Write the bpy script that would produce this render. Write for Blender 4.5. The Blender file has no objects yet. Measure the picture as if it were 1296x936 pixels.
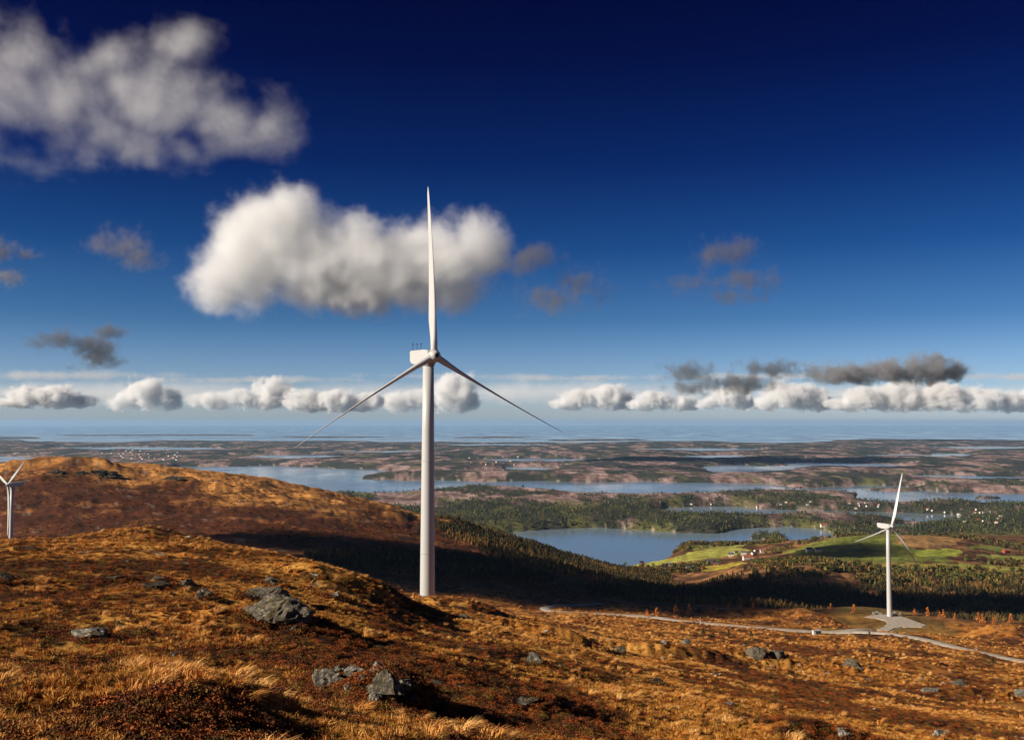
import bpy, bmesh, math, random
import numpy as np
from mathutils import Vector, Matrix, Euler

random.seed(7)
RNG = np.random.default_rng(11)
R = math.radians
scene = bpy.context.scene
COL = scene.collection

# ------------------------------------------------------------------ camera, sky, sun, exposure
H = 330.0                       # eye height above the sea
F = 1260.0                      # focal length in pixels of a 1296 px wide picture
HZ = 533.4                      # row of eye level
CX = 648.0
cd = bpy.data.cameras.new('camera')
cam = bpy.data.objects.new('camera', cd)
COL.objects.link(cam)
cd.sensor_fit = 'HORIZONTAL'; cd.sensor_width = 36.0; cd.lens = 36.0 * F / 1296.0
cd.clip_start = 0.5; cd.clip_end = 200000.0
PITCH = math.atan((HZ - 468.0) / F)
cam.location = (0, 0, H)
cam.rotation_euler = (R(90) + PITCH, 0, 0)
scene.camera = cam

SUN_EL = R(25.0)
SUN_BACK = R(20.0)              # how far behind the left-hand side the sun stands
SUN = Vector((-math.cos(SUN_EL) * math.cos(SUN_BACK), -math.cos(SUN_EL) * math.sin(SUN_BACK), math.sin(SUN_EL)))
ld = bpy.data.lights.new('sun', 'SUN'); ld.energy = 5.0; ld.angle = R(0.53); ld.color = (1.0, 0.90, 0.76)
sun = bpy.data.objects.new('sun', ld); COL.objects.link(sun)
sun.rotation_euler = SUN.to_track_quat('Z', 'Y').to_euler()
sun.location = (0, 0, 900)

world = bpy.data.worlds.new('World'); scene.world = world; world.use_nodes = True
wn = world.node_tree.nodes; wl = world.node_tree.links
for n in list(wn): wn.remove(n)
sky = wn.new('ShaderNodeTexSky'); sky.sky_type = 'NISHITA'; sky.sun_disc = False
sky.sun_elevation = SUN_EL
sky.sun_rotation = math.atan2(SUN.x, SUN.y)
sky.altitude = 300; sky.air_density = 1.0; sky.dust_density = 0.3; sky.ozone_density = 2.0
tc = wn.new('ShaderNodeTexCoord')
sep = wn.new('ShaderNodeSeparateXYZ'); wl.new(tc.outputs['Generated'], sep.inputs[0])
ramp = wn.new('ShaderNodeValToRGB')            # polarising filter: clear deep blue away from the horizon
wl.new(sep.outputs['Z'], ramp.inputs[0])
el = ramp.color_ramp.elements
el[0].position = 0.0; el[0].color = (0.36, 0.44, 0.68, 1)
el[1].position = 1.0; el[1].color = (0.006, 0.018, 0.13, 1)
for p, c in ((0.02, (0.36, 0.45, 0.69, 1)), (0.045, (0.27, 0.37, 0.61, 1)), (0.10, (0.098, 0.205, 0.385, 1)), (0.17, (0.026, 0.105, 0.265, 1)), (0.25, (0.007, 0.041, 0.165, 1)), (0.34, (0.0025, 0.013, 0.09, 1)), (0.42, (0.0015, 0.006, 0.055, 1))):
    e = el.new(p); e.color = c
mul = wn.new('ShaderNodeMix'); mul.data_type = 'RGBA'; mul.blend_type = 'MULTIPLY'; mul.inputs[0].default_value = 1.0
wl.new(sky.outputs[0], mul.inputs[6]); wl.new(ramp.outputs[0], mul.inputs[7])
bg = wn.new('ShaderNodeBackground'); bg.inputs['Strength'].default_value = 0.12
wl.new(mul.outputs[2], bg.inputs['Color'])
wo = wn.new('ShaderNodeOutputWorld'); wl.new(bg.outputs[0], wo.inputs['Surface'])

vs = scene.view_settings
vs.view_transform = 'Standard'; vs.look = 'None'; vs.exposure = 0.55; vs.gamma = 1.0; vs.use_curve_mapping = False
cy = scene.cycles
cy.max_bounces = 8; cy.diffuse_bounces = 2; cy.glossy_bounces = 2; cy.transmission_bounces = 2
cy.volume_bounces = 5; cy.transparent_max_bounces = 16
cy.volume_max_steps = 256
cy.use_denoising = True

# ------------------------------------------------------------------ small helpers
def tag(o, label=None, cat=None, group=None, kind=None):
    if label: o['label'] = label
    if cat: o['category'] = cat
    if group: o['group'] = group
    if kind: o['kind'] = kind
    return o

def empty(name, loc=(0, 0, 0), rz=0.0):
    o = bpy.data.objects.new(name, None); COL.objects.link(o)
    o.location = loc; o.rotation_euler = (0, 0, rz); o.empty_display_size = 0.5
    return o

def link(name, me, mat=None, parent=None):
    o = bpy.data.objects.new(name, me); COL.objects.link(o)
    if mat is not None and len(me.materials) == 0: me.materials.append(mat)
    if parent is not None: o.parent = parent
    return o

def mesh_np(name, verts, faces, smooth=True, cols=None):
    """faces: (n,3) or (n,4) int array, or a list of arrays of those"""
    me = bpy.data.meshes.new(name)
    if not isinstance(faces, list): faces = [faces]
    faces = [np.asarray(f, dtype=np.int32) for f in faces if len(f)]
    nf = sum(len(f) for f in faces)
    loops = np.concatenate([f.ravel() for f in faces])
    tot = np.concatenate([np.full(len(f), f.shape[1], dtype=np.int32) for f in faces])
    start = np.concatenate([[0], np.cumsum(tot)[:-1]]).astype(np.int32)
    me.vertices.add(len(verts)); me.vertices.foreach_set('co', np.asarray(verts, dtype=np.float32).ravel())
    me.loops.add(len(loops)); me.loops.foreach_set('vertex_index', loops)
    me.polygons.add(nf); me.polygons.foreach_set('loop_start', start)
    try: me.polygons.foreach_set('loop_total', tot)
    except Exception: pass
    me.polygons.foreach_set('use_smooth', np.full(nf, smooth, dtype=bool))
    if cols is not None:
        a = me.attributes.new('col', 'FLOAT_COLOR', 'POINT')
        c = np.ones((len(verts), 4), dtype=np.float32); c[:, :3] = cols
        a.data.foreach_set('color', c.ravel())
    me.update(calc_edges=True)
    return me

def bm_mesh(name, bm, smooth=False):
    bmesh.ops.recalc_face_normals(bm, faces=bm.faces)
    me = bpy.data.meshes.new(name); bm.to_mesh(me); bm.free()
    if smooth:
        for p in me.polygons: p.use_smooth = True
    return me

def copy_tree(o, parent=None):
    c = o.copy(); COL.objects.link(c); c.parent = parent
    for ch in list(o.children): copy_tree(ch, c)
    return c

def sstep(a, b, x):
    t = np.clip((x - a) / (b - a), 0, 1); return t * t * (3 - 2 * t)

_P = np.random.default_rng(5).permutation(4096).astype(np.int32)
_A = np.random.default_rng(6).random(4096) * 6.2831853
_GC = np.cos(_A).astype(np.float32); _GS = np.sin(_A).astype(np.float32)
def noise(x, y, seed=0):
    """gradient noise, about -1..1"""
    x = np.asarray(x, np.float64); y = np.asarray(y, np.float64)
    ix = np.floor(x); iy = np.floor(y); fx = (x - ix).astype(np.float32); fy = (y - iy).astype(np.float32)
    ix = ix.astype(np.int32); iy = iy.astype(np.int32)
    ux = fx * fx * fx * (fx * (fx * 6 - 15) + 10); uy = fy * fy * fy * (fy * (fy * 6 - 15) + 10)
    p0 = _P[(ix + seed * 131) & 4095]; p1 = _P[(ix + 1 + seed * 131) & 4095]
    j0 = iy + seed * 57; j1 = j0 + 1
    def g(p, j, ox, oy):
        h = _P[(p + j) & 4095]
        return _GC[h] * (fx - ox) + _GS[h] * (fy - oy)
    n0 = g(p0, j0, 0, 0); n0 += ux * (g(p1, j0, 1, 0) - n0)
    n1 = g(p0, j1, 0, 1); n1 += ux * (g(p1, j1, 1, 1) - n1)
    return (n0 + uy * (n1 - n0)) * 1.5

def fbm(x, y, oct=4, seed=0, gain=0.5, ridge=False):
    s = 0; a = 1.0; t = 0
    for k in range(oct):
        n = noise(x, y, seed + k * 17)
        if ridge: n = 1 - 2 * np.abs(n)
        s = s + a * n; t += a; a *= gain; x = x * 2.03 + 3.7; y = y * 2.03 - 1.9
    return s / t

def in_poly(px, py, poly):
    inside = np.zeros(px.shape, bool); n = len(poly)
    for i in range(n):
        x0, y0 = poly[i]; x1, y1 = poly[(i + 1) % n]
        if y0 == y1: continue
        c = ((y0 > py) != (y1 > py)) & (px < (x1 - x0) * (py - y0) / (y1 - y0) + x0)
        inside ^= c
    return inside

# ------------------------------------------------------------------ terrain: profiles of the land along rays from the viewpoint, (row, distance)
PROF = {
 -150: [(1043,10),(936,20),(830,40),(750,70),(692,108),(684,125),(700,200),(716,350),(722,600),(712,1000),(690,1150),(650,1300),(615,1450),(598,1580),(595,1650),(604,1900),(640,2400),(690,3000)],
 0:    [(1043,10),(936,20),(840,40),(760,65),(700,97),(679,122),(700,200),(714,400),(714,700),(712,1000),(690,1120),(650,1280),(612,1450),(590,1600),(588,1640),(600,1900),(645,2400),(690,3000)],
 90:   [(1043,10),(936,20),(845,40),(765,65),(700,100),(677,128),(700,210),(718,400),(718,700),(708,980),(690,1080),(650,1260),(610,1450),(584,1620),(583,1660),(600,1900),(645,2400),(690,3000)],
 180:  [(1043,10),(936,21),(850,40),(770,63),(700,103),(674,132),(700,215),(722,400),(722,650),(704,930),(690,1040),(650,1260),(612,1500),(588,1660),(586,1700),(605,1950),(655,2500),(692,3000)],
 300:  [(1043,11),(936,23),(870,38),(800,58),(745,80),(700,112),(688,130),(715,220),(732,400),(730,600),(706,900),(690,1000),(655,1250),(620,1500),(601,1690),(598,1730),(620,2000),(690,2800)],
 400:  [(1060,12),(936,26),(870,40),(800,62),(755,83),(716,112),(707,127),(735,220),(752,400),(747,600),(722,850),(700,1000),(670,1200),(640,1450),(619,1690),(616,1740),(640,2000),(700,2600)],
 480:  [(1060,12),(936,28),(870,42),(810,65),(770,90),(740,125),(733,140),(760,220),(775,350),(768,600),(740,800),(712,1000),(682,1200),(655,1450),(636,1700),(633,1760),(660,2000),(712,2450)],
 542:  [(1060,13),(936,30),(870,46),(820,66),(786,100),(766,165),(761,200),(772,240),(792,296),(796,400),(782,600),(757,780),(735,900),(702,1100),(672,1400),(654,1720),(651,1790),(680,2050),(722,2300)],
 600:  [(1060,13),(936,32),(870,50),(820,75),(792,115),(769,190),(763,230),(778,300),(788,420),(782,600),(769,720),(747,850),(717,1050),(690,1300),(670,1650),(665,1830),(690,2050),(725,2250)],
 660:  [(1060,14),(936,35),(870,58),(822,90),(797,150),(781,240),(778,290),(783,400),(782,600),(775,740),(757,850),(732,1000),(711,1250),(695,1550),(683,1850),(680,1950),(702,2120),(728,2230)],
 720:  [(1060,15),(936,38),(880,60),(832,95),(804,170),(788,280),(783,420),(779,600),(774,760),(761,870),(746,1000),(727,1250),(713,1600),(703,1950),(699,2060),(708,2170),(722,2240),(735,2290)],
 800:  [(1060,16),(936,42),(880,70),(842,120),(812,220),(797,380),(787,560),(781,700),(776,800),(766,870),(757,1000),(742,1300),(732,1600),(723,1900),(717,2130),(710,2330),(712,2370),(725,2460)],
 870:  [(1060,17),(936,45),(880,80),(842,140),(817,250),(802,400),(792,600),(785,720),(778,820),(769,900),(759,1050),(750,1300),(740,1600),(728,1850),(714,2100),(698,2400),(688,2600),(680,2740),(686,2800),(700,2900)],
 950:  [(1060,18),(936,48),(882,95),(847,170),(822,300),(808,480),(799,620),(789,740),(777,860),(771,900),(767,960),(761,1100),(746,1300),(730,1450),(714,1600),(710,1680),(714,1800),(708,2000),(697,2300),(686,2550),(682,2680),(690,2760),(704,2900)],
 1020: [(1060,19),(936,52),(886,110),(852,190),(827,330),(809,560),(801,650),(791,740),(771,860),(767,910),(775,980),(769,1150),(749,1300),(728,1420),(712,1560),(708,1650),(711,1780),(703,1950),(689,2150),(682,2300),(682,2450),(680,2700),(688,2850),(700,3000)],
 1110: [(1060,21),(936,58),(887,130),(852,220),(827,380),(808,600),(798,700),(787,810),(776,900),(773,940),(783,1000),(777,1150),(757,1300),(735,1450),(722,1600),(712,1750),(702,1900),(685,2080),(674,2200),(672,2260),(682,2500),(679,2800),(676,3000),(690,3200)],
 1200: [(1060,23),(936,65),(889,150),(859,240),(834,400),(820,560),(804,700),(790,800),(779,880),(777,920),(785,980),(777,1150),(758,1300),(740,1450),(725,1600),(712,1750),(703,1900),(690,2080),(678,2250),(675,2350),(677,2600),(668,3000),(690,3300)],
 1296: [(1060,26),(936,75),(892,160),(863,270),(847,400),(837,540),(817,680),(797,790),(785,860),(782,900),(790,960),(779,1150),(760,1300),(745,1450),(730,1600),(715,1800),(703,2000),(693,2200),(683,2450),(676,2700),(668,3000),(690,3300)],
 1450: [(1060,30),(936,85),(895,180),(868,300),(852,430),(840,580),(818,720),(800,820),(790,880),(788,920),(793,980),(780,1150),(760,1300),(745,1450),(730,1600),(715,1800),(703,2000),(693,2200),(683,2450),(676,2700),(668,3000),(690,3300)],
}
LV = np.linspace(math.log(4.0), math.log(3600.0), 700)
PXS = np.array(sorted(PROF))
tab = []
ker = np.exp(-0.5 * (np.arange(-12, 13) / 4.0) ** 2); ker /= ker.sum()
for k in PXS:
    pr = PROF[k]
    ly = np.log([q[1] for q in pr]); rows = np.array([q[0] for q in pr], float)
    v = np.interp(LV, ly, rows)
    near = LV < ly[0]
    v[near] = HZ + F * (1.75 + (np.exp(ly[0]) * (rows[0] - HZ) / F - 1.75) * np.exp(LV[near]) / np.exp(ly[0])) / np.exp(LV[near])
    far = LV > ly[-1]
    v[far] = HZ + H * F / np.exp(LV[far]) + (rows[-1] - HZ - H * F / pr[-1][1]) + 8
    # ridges and shelves along this ray get rounded, not cut
    vp = np.pad(v, 12, mode='edge'); tab.append(np.convolve(vp, ker, 'valid'))
tab = np.array(tab)
# resample smoothly across the rays (Catmull-Rom through the profiles)
PXF = np.linspace(PXS[0], PXS[-1], 801)
def catmull(xs, ys, xq):
    m = np.zeros_like(ys)
    d = np.diff(ys, axis=0) / np.diff(xs)[:, None]
    m[1:-1] = np.where(d[1:] * d[:-1] > 0, 2 * d[1:] * d[:-1] / (d[1:] + d[:-1] + 1e-12 * np.sign(d[1:] + d[:-1] + 1e-30)), 0)
    i = np.clip(np.searchsorted(xs, xq) - 1, 0, len(xs) - 2)
    h = (xs[i + 1] - xs[i])[:, None]; t = ((xq - xs[i]) / (xs[i + 1] - xs[i]))[:, None]
    t2, t3 = t * t, t * t * t
    return (2*t3-3*t2+1)*ys[i] + (t3-2*t2+t)*h*m[i] + (-2*t3+3*t2)*ys[i+1] + (t3-t2)*h*m[i+1]
TAB = catmull(PXS.astype(float), tab, PXF)

def bilin(T, a, b):
    """T sampled at fractional indices"""
    a = np.clip(a, 0, T.shape[0] - 1.001); b = np.clip(b, 0, T.shape[1] - 1.001)
    i = a.astype(int); j = b.astype(int); u = a - i; v = b - j
    return (T[i, j] * (1 - v) + T[i, j + 1] * v) * (1 - u) + (T[i + 1, j] * (1 - v) + T[i + 1, j + 1] * v) * u

def upland(px, Y):
    row = bilin(TAB, (px - PXF[0]) / (PXF[1] - PXF[0]), (np.log(np.maximum(Y, 4.0)) - LV[0]) / (LV[1] - LV[0]))
    return H - (row - HZ) / F * Y

# lowland: land and water as areas on a chart of the sea surface (chart column, chart row of the level sea)
WATER = [
 [(430,690),(560,676),(640,673),(700,669),(750,666),(800,669),(850,672),(905,674),(932,669),(990,665),(1042,669),(1060,690),(1000,720),(900,730),(700,745),(430,730)],
 [(230,589),(300,591),(335,588),(420,592),(470,593),(505,596),(470,600),(455,604),(530,608),(560,620),(470,628),(300,618),(200,606)],
 [(430,608),(560,607),(700,608.5),(830,609),(960,611),(1090,612.5),(1180,616),(1100,622),(1040,624),(960,622),(860,628),(760,629),(690,622),(620,618),(500,624)],
 [(1080,620),(1160,617),(1200,622),(1296,624),(1500,626),(1500,644),(1300,642),(1250,641),(1190,637),(1130,640),(1085,633)],
 [(838,642),(900,640),(970,643),(1060,645),(1130,648),(1190,650),(1240,656),(1262,661),(1200,662),(1130,658),(1040,653),(960,653),(880,655),(840,652)],
 [(1090,664),(1140,661),(1175,664),(1150,672),(1090,672)],
 [(890,590),(935,587),(1000,589),(1010,596),(970,600),(900,600)],
 [(985,584),(1060,585),(1130,587),(1160,592),(1080,594),(1000,591)],
 [(1175,572),(1230,574),(1215,581),(1180,579)],
 [(640,590),(720,592),(700,595),(640,594)],
 [(-100,576),(60,578),(110,580),(50,586),(-100,588)],
 [(30,556),(130,555),(200,557),(160,560),(40,560)],
 [(60,566),(200,565),(330,568),(250,570),(90,569.5)], [(380,571),(520,569.5),(600,572),(500,574)], [(560,581),(700,579.5),(790,582),(680,585)], [(740,568),(900,566.5),(1010,569),(880,571)], [(820,577),(930,575.5),(1010,578),(900,580.5)], [(1060,576),(1150,574.5),(1180,577),(1110,579)], [(1080,602),(1180,600),(1296,603),(1420,603),(1420,608),(1260,608),(1150,606)], [(280,577),(400,575),(470,578),(360,581)], [(560,598),(640,596.5),(720,599),(640,601)], [(1130,566),(1260,564.5),(1400,567),(1250,569)], [(470,562.5),(640,561.5),(760,563),(600,565)],
 [(-600,612),(-60,608),(-60,640),(-600,650)],
]
LANDFAR = [  # far skerries and headlands beyond the outer coast
 [(-200,552),(40,552.5),(60,555),(-200,557)], [(60,549.5),(200,549),(320,550),(330,551.3),(90,551.3)],
 [(330,552.5),(430,551.8),(520,553),(400,554)], [(560,553),(640,552),(690,553.5),(600,554.5)],
 [(690,556),(800,555),(830,557),(700,558)], [(1050,556.5),(1150,555.5),(1300,557),(1500,557.5),(1500,560),(1060,559)],
]
ISLES = [[(948,679),(955,675.5),(975,674.5),(992,677),(990,681),(965,682)], [(975,612.5),(1060,611),(1085,614),(1010,616.5)], [(1085,617.5),(1180,616.8),(1185,619.5),(1120,620.5)],
         [(1225,629),(1262,628.5),(1262,631),(1235,631.5)], [(404,599),(415,598.6),(413,600.4)], [(930,586.5),(965,585.5),(990,588),(950,589.5)], [(1195,576.5),(1212,576),(1208,578)]]
CPX = np.linspace(-420, 1720, 1071); CPY = np.linspace(545, 745, 801)
gx, gy = np.meshgrid(CPX, CPY, indexing='ij')
coast = 559.5 + 2.2 * noise(gx / 130, gy * 0, 5) + 1.2 * noise(gx / 37, gy * 0, 6)
coast = coast - np.interp(gx, [-420, 60, 330, 600, 1720], [3, 3, 1.5, 0, 0])
LM = (gy > coast).astype(float)
for p in WATER: LM[in_poly(gx, gy, p)] = 0
for p in LANDFAR + ISLES: LM[in_poly(gx, gy, p)] = 1
def blur(A, n, ax):
    k = np.exp(-0.5 * (np.arange(-3 * n, 3 * n + 1) / n) ** 2); k /= k.sum()
    P = np.pad(A, [(3 * n, 3 * n) if a == ax else (0, 0) for a in range(2)], mode='edge')
    return np.apply_along_axis(lambda v: np.convolve(v, k, 'valid'), ax, P)
LM = blur(blur(LM, 2, 0), 2, 1)
LMW = blur(blur(LM, 10, 0), 7, 1)       # how far inland

def lowland(px, Y, X):
    row = HZ + H * F / np.maximum(Y, 1500.0)
    wx = X / 420.0; wy = Y / 420.0
    jx = 11 * fbm(wx, wy, 3, 31); jy = 1.5 * fbm(wx * 0.9, wy * 0.9, 3, 32) * np.clip((row - 545) / 40, 0.25, 1.6)
    a = (px + jx - CPX[0]) / (CPX[1] - CPX[0]); b = (row + jy - CPY[0]) / (CPY[1] - CPY[0])
    m = bilin(LM, a, b); mw = bilin(LMW, a, b)
    d = Y / 4500.0
    big = fbm(X / 1500.0, Y / 2300.0, 3, 41) * 0.5 + 0.5
    rid = fbm(X / 420.0, Y / 520.0, 4, 43, ridge=True) * 0.5 + 0.5
    knob = fbm(X / 130.0, Y / 230.0, 4, 47, 0.6) * 0.5 + 0.5
    rise = sstep(0.48, 1.0, mw) ** 1.2
    z = -6 + 9 * sstep(0.35, 0.62, m) + sstep(0.45, 0.9, m) * (3 + rise * (26 * big ** 1.5 + 24 * rid * big) * np.clip(0.55 + 0.25 * d, 0.5, 1.25) + 17 * knob * rise)
    return z, m, mw

TH = 37.0
def raw_height(X, Y):
    """land height; X, Y arrays"""
    r = np.hypot(X, Y); th = np.degrees(np.arctan2(X, Y))
    a = np.abs(th)
    def prof(thq):
        t = np.radians(np.clip(thq, -TH, TH))
        return upland(CX + F * np.tan(t), r * np.cos(t)), CX + F * np.tan(t), r * np.cos(t)
    z0, px, Yp = prof(th)
    s = np.clip((a - TH) / (180 - TH), 0, 1); s = s * s * (3 - 2 * s)
    zo = prof(-th)[0]
    z0 = np.where(a > TH, z0 * (1 - 0.5 * s) + zo * 0.5 * s, z0)
    # relief that the eye can pick out at each distance
    w = np.clip(r / 900.0, 0, 1)
    n = 0.0
    fade = sstep(6, 25, r)
    n = n + fade * 0.10 * fbm(X / 1.1, Y / 1.1, 2, 61) * (1 - sstep(60, 160, r))
    n = n + fade * 0.34 * fbm(X / 4.2, Y / 4.2, 3, 62) * (1 - 0.5 * sstep(200, 900, r))
    n = n + fade * (0.55 + 1.0 * sstep(60, 300, r)) * fbm(X / 19.0, Y / 19.0, 3, 63)
    n = n + sstep(90, 500, r) * 3.2 * fbm(X / 75.0, Y / 75.0, 4, 64)
    n = n + sstep(900, 1600, r) * 7.0 * fbm(X / 170.0, Y / 170.0, 4, 65, ridge=True) * (1 - 0.65 * sstep(1650, 2200, r)) * (0.25 + 0.75 * (1 - sstep(690, 830, px)))
    n = n + sstep(900, 1300, r) * (2.6 * fbm(X / 42.0, Y / 42.0, 4, 66, 0.6, ridge=True) + 1.0 * fbm(X / 14.0, Y / 14.0, 2, 67)) * (1 - sstep(2300, 2500, r))
    z0 = z0 + n
    wsc = np.clip(r / 14.0, 1.5, 60.0)
    wX = X + 0.55 * wsc * 0.6 * fbm(X / 2.6, Y / 2.6, 3, 71) * (r < 250) + (r >= 250) * 0.35 * wsc * fbm(X / 40.0, Y / 40.0, 3, 72)
    wY = Y + 0.55 * wsc * 0.6 * fbm(X / 2.6 + 9, Y / 2.6, 3, 73) * (r < 250) + (r >= 250) * 0.35 * wsc * fbm(X / 40.0 + 9, Y / 40.0, 3, 74)
    for (mx, my, hgt_, ax, ay, rot) in MOUNDS:
        c, s_ = math.cos(rot), math.sin(rot)
        dx = wX - mx; dy = wY - my
        q = ((dx * c + dy * s_) / ax) ** 2 + ((-dx * s_ + dy * c) / ay) ** 2
        z0 = z0 + hgt_ * np.exp(-q ** 1.4)
    zl, m, mw = lowland(px, Yp, X)
    far = sstep(2050, 2350, Yp)
    zl = np.where(a > TH, zl * (1 - s), zl)
    low = -40 + (zl + 40) * far
    k = 4.0
    z = np.where(Yp < 1900, z0, np.maximum(z0, low))
    return z, m, mw, px, Yp, z0 > low

MOUNDS = []
# grid: fine inside the view, coarse round the rest of the horizon
fine = np.linspace(-36.0, 36.0, 861)
coarse = np.concatenate([np.linspace(-180, -37, 46), ]); coarse2 = np.linspace(37, 180, 46)[:-1]
TG = np.concatenate([coarse, fine, coarse2]); NT = len(TG)
RG = np.exp(np.linspace(math.log(4.0), math.log(27000.0), 820)); NR = len(RG)
tg, rg = np.meshgrid(np.radians(TG), RG, indexing='ij')
GX = rg * np.sin(tg); GY = rg * np.cos(tg)

def unproj(px, py, Y):
    return ((px - CX) / F * Y, Y, H - (py - HZ) / F * Y)

# knolls, banks and crags that stand out of the general slope: (column, distance, height, half width across, half width along, turn)
for (c, Y, h_, ax, ay, rot) in [
    (352, 62, 1.2, 5.0, 2.6, 0.1), (455, 43, 1.0, 2.6, 1.7, -0.1), (505, 40, 1.35, 1.9, 1.5, 0.0),
    (262, 29, 1.15, 2.4, 4.2, 0.35), (190, 24.5, 0.5, 1.8, 1.6, 0.2), (118, 31, 0.55, 2.2, 1.0, 0.1), (60, 27, 0.4, 1.5, 1.0, 0.1),
    (1010, 58, 1.1, 4.5, 3.6, 0.6), (700, 52, 0.8, 3.4, 1.6, 0.3), (420, 100, 1.6, 7, 4, -0.3), (575, 200, 2.2, 14, 9, 0.0),
    (860, 190, 2.5, 15, 7, 0.1), (1100, 300, 3.5, 22, 12, 0.1), (1000, 230, 3.0, 20, 9, -0.1), (700, 160, 1.6, 10, 5, 0.0),
    (1250, 190, 2.0, 12, 6, 0.1), (180, 134, 0.5, 8, 4, 0), (58, 1600, 9, 60, 45, 0.1), (122, 1585, 9, 52, 24, 0.0), (222, 1500, 9, 40, 25, 0.0),
    (280, 1480, 8, 35, 20, 0), (1000, 870, 2.5, 50, 30, 0.0), (1220, 800, 6, 50, 25, 0.1), (930, 900, 4, 40, 20, 0),
    (500, 1500, 10, 60, 40, 0.2), (570, 1600, 9, 60, 30, 0.2)]:
    MOUNDS.append(((c - CX) / F * Y, Y, h_, ax, ay, rot))

GZ, GM, GMW, GPX, GYP, GUP = raw_height(GX, GY)
LR0 = math.log(RG[0]); DLR = math.log(RG[1]) - LR0
def grid_idx(X, Y):
    r = np.hypot(X, Y); th = np.degrees(np.arctan2(X, Y))
    return np.interp(th, TG, np.arange(NT)), (np.log(np.maximum(r, 4.0)) - LR0) / DLR
def height(X, Y, G=None):
    a, b = grid_idx(np.asarray(X, float), np.asarray(Y, float))
    return bilin(GZ if G is None else G, a, b)
def ground_at(px, py, y0=15.0, y1=26000.0):
    """where the sight line through a picture point meets the land or the sea"""
    Y = np.exp(np.linspace(math.log(y0), math.log(y1), 5000))
    X = (px - CX) / F * Y
    zr = H - (py - HZ) / F * Y
    g = np.maximum(height(X, Y), 0.0)
    i = np.argmax(zr <= g)
    if zr[i] > g[i]: i = len(Y) - 1
    return Vector((X[i], Y[i], g[i]))
def on_ground(px, Y, dz=0.0):
    X = (px - CX) / F * Y
    return Vector((X, Y, float(height(np.array([X]), np.array([Y]))[0]) + dz))

# ------------------------------------------------------------------ gravel road and turbine pad: their beds are graded into the land
def spline(pts, n):
    pts = np.array(pts, float); t = np.arange(len(pts)); q = np.linspace(0, len(pts) - 1, n)
    return np.stack([catmull(t.astype(float), pts[:, k:k + 1], q)[:, 0] for k in range(pts.shape[1])], 1)
def road_line(pix, n=140):
    w = []
    for (c, Y) in pix:
        p = on_ground(c, Y); w.append((p.x, p.y, p.z))
    s = spline(w, n)
    k = np.exp(-0.5 * (np.arange(-8, 9) / 4.0) ** 2); k /= k.sum()
    s[:, 2] = np.convolve(np.pad(s[:, 2], 8, mode='edge'), k, 'valid')
    return s
def along(rows):
    """(column, row) seen points -> (column, distance)"""
    return [(c, ground_at(c, r_, y0=350.0).y) for c, r_ in rows]
PAD_Y = 900.0; PAD_Z = H - (776.5 - HZ) / F * PAD_Y
def pad_pt(c, r_):
    Y = (H - PAD_Z) * F / (r_ - HZ); return ((c - CX) / F * Y, Y)
ROAD_A = [(1420, 500), (1296, 548), (1240, 590), (1190, 625), (1150, 655), (1115, 683), (1075, 700), (1030, 706), (980, 712), (930, 722), (890, 738), (855, 762), (820, 785), (770, 792), (725, 788), (698, 792), (689, 812), (700, 838), (722, 858), (742, 880), (760, 905)]
lineA = road_line(ROAD_A)
PADPOLY = [pad_pt(*q) for q in [(1090,777.2),(1097,775.2),(1110,774.2),(1128,774.5),(1140,778),(1166,787.5),(1160,789.5),(1136,789.5),(1126,791),(1117,796),(1104,793),(1118,787),(1116,782),(1104,779)]]
bpix = [(1048, 705), (1075, 712), (1096, 738), (1113, 790), (1119, 830), (1121, 862)]
bw = []
for (c, Y) in bpix:
    p = on_ground(c, Y); bw.append([p.x, p.y, p.z])
bw[-1][2] = PAD_Z; bw[-2][2] = PAD_Z - 0.6; bw[-3][2] = 0.5 * (bw[-3][2] + PAD_Z - 3)
i0 = np.argmin(np.hypot(lineA[:, 0] - bw[0][0], lineA[:, 1] - bw[0][1])); bw[0] = list(lineA[i0])
lineB = spline(bw, 60)

def grade(line, half, soft):
    global GZ
    sel = np.where((rg > 400) & (rg < 1100) & (np.abs(tg) < R(36)))
    x = GX[sel]; y = GY[sel]
    best = np.full(x.shape, 1e9); bz = np.zeros(x.shape)
    for p in line:
        d = np.hypot(x - p[0], y - p[1]); m = d < best
        best[m] = d[m]; bz[m] = p[2]
    w = 1 - sstep(half, soft, best)
    GZ[sel] = GZ[sel] * (1 - w) + (bz - 0.45) * w
grade(lineA, 7, 26); grade(lineB, 9, 45)
pc = np.mean(np.array(PADPOLY), 0)
sel = np.where((rg > 700) & (rg < 1100) & (np.abs(tg) < R(36)))
dpad = np.hypot((GX[sel] - pc[0]) / 34.0, (GY[sel] - pc[1]) / 62.0)
wpad = 1 - sstep(1.0, 2.4, dpad)
GZ[sel] = GZ[sel] * (1 - wpad) + (PAD_Z - 0.4) * wpad

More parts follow.
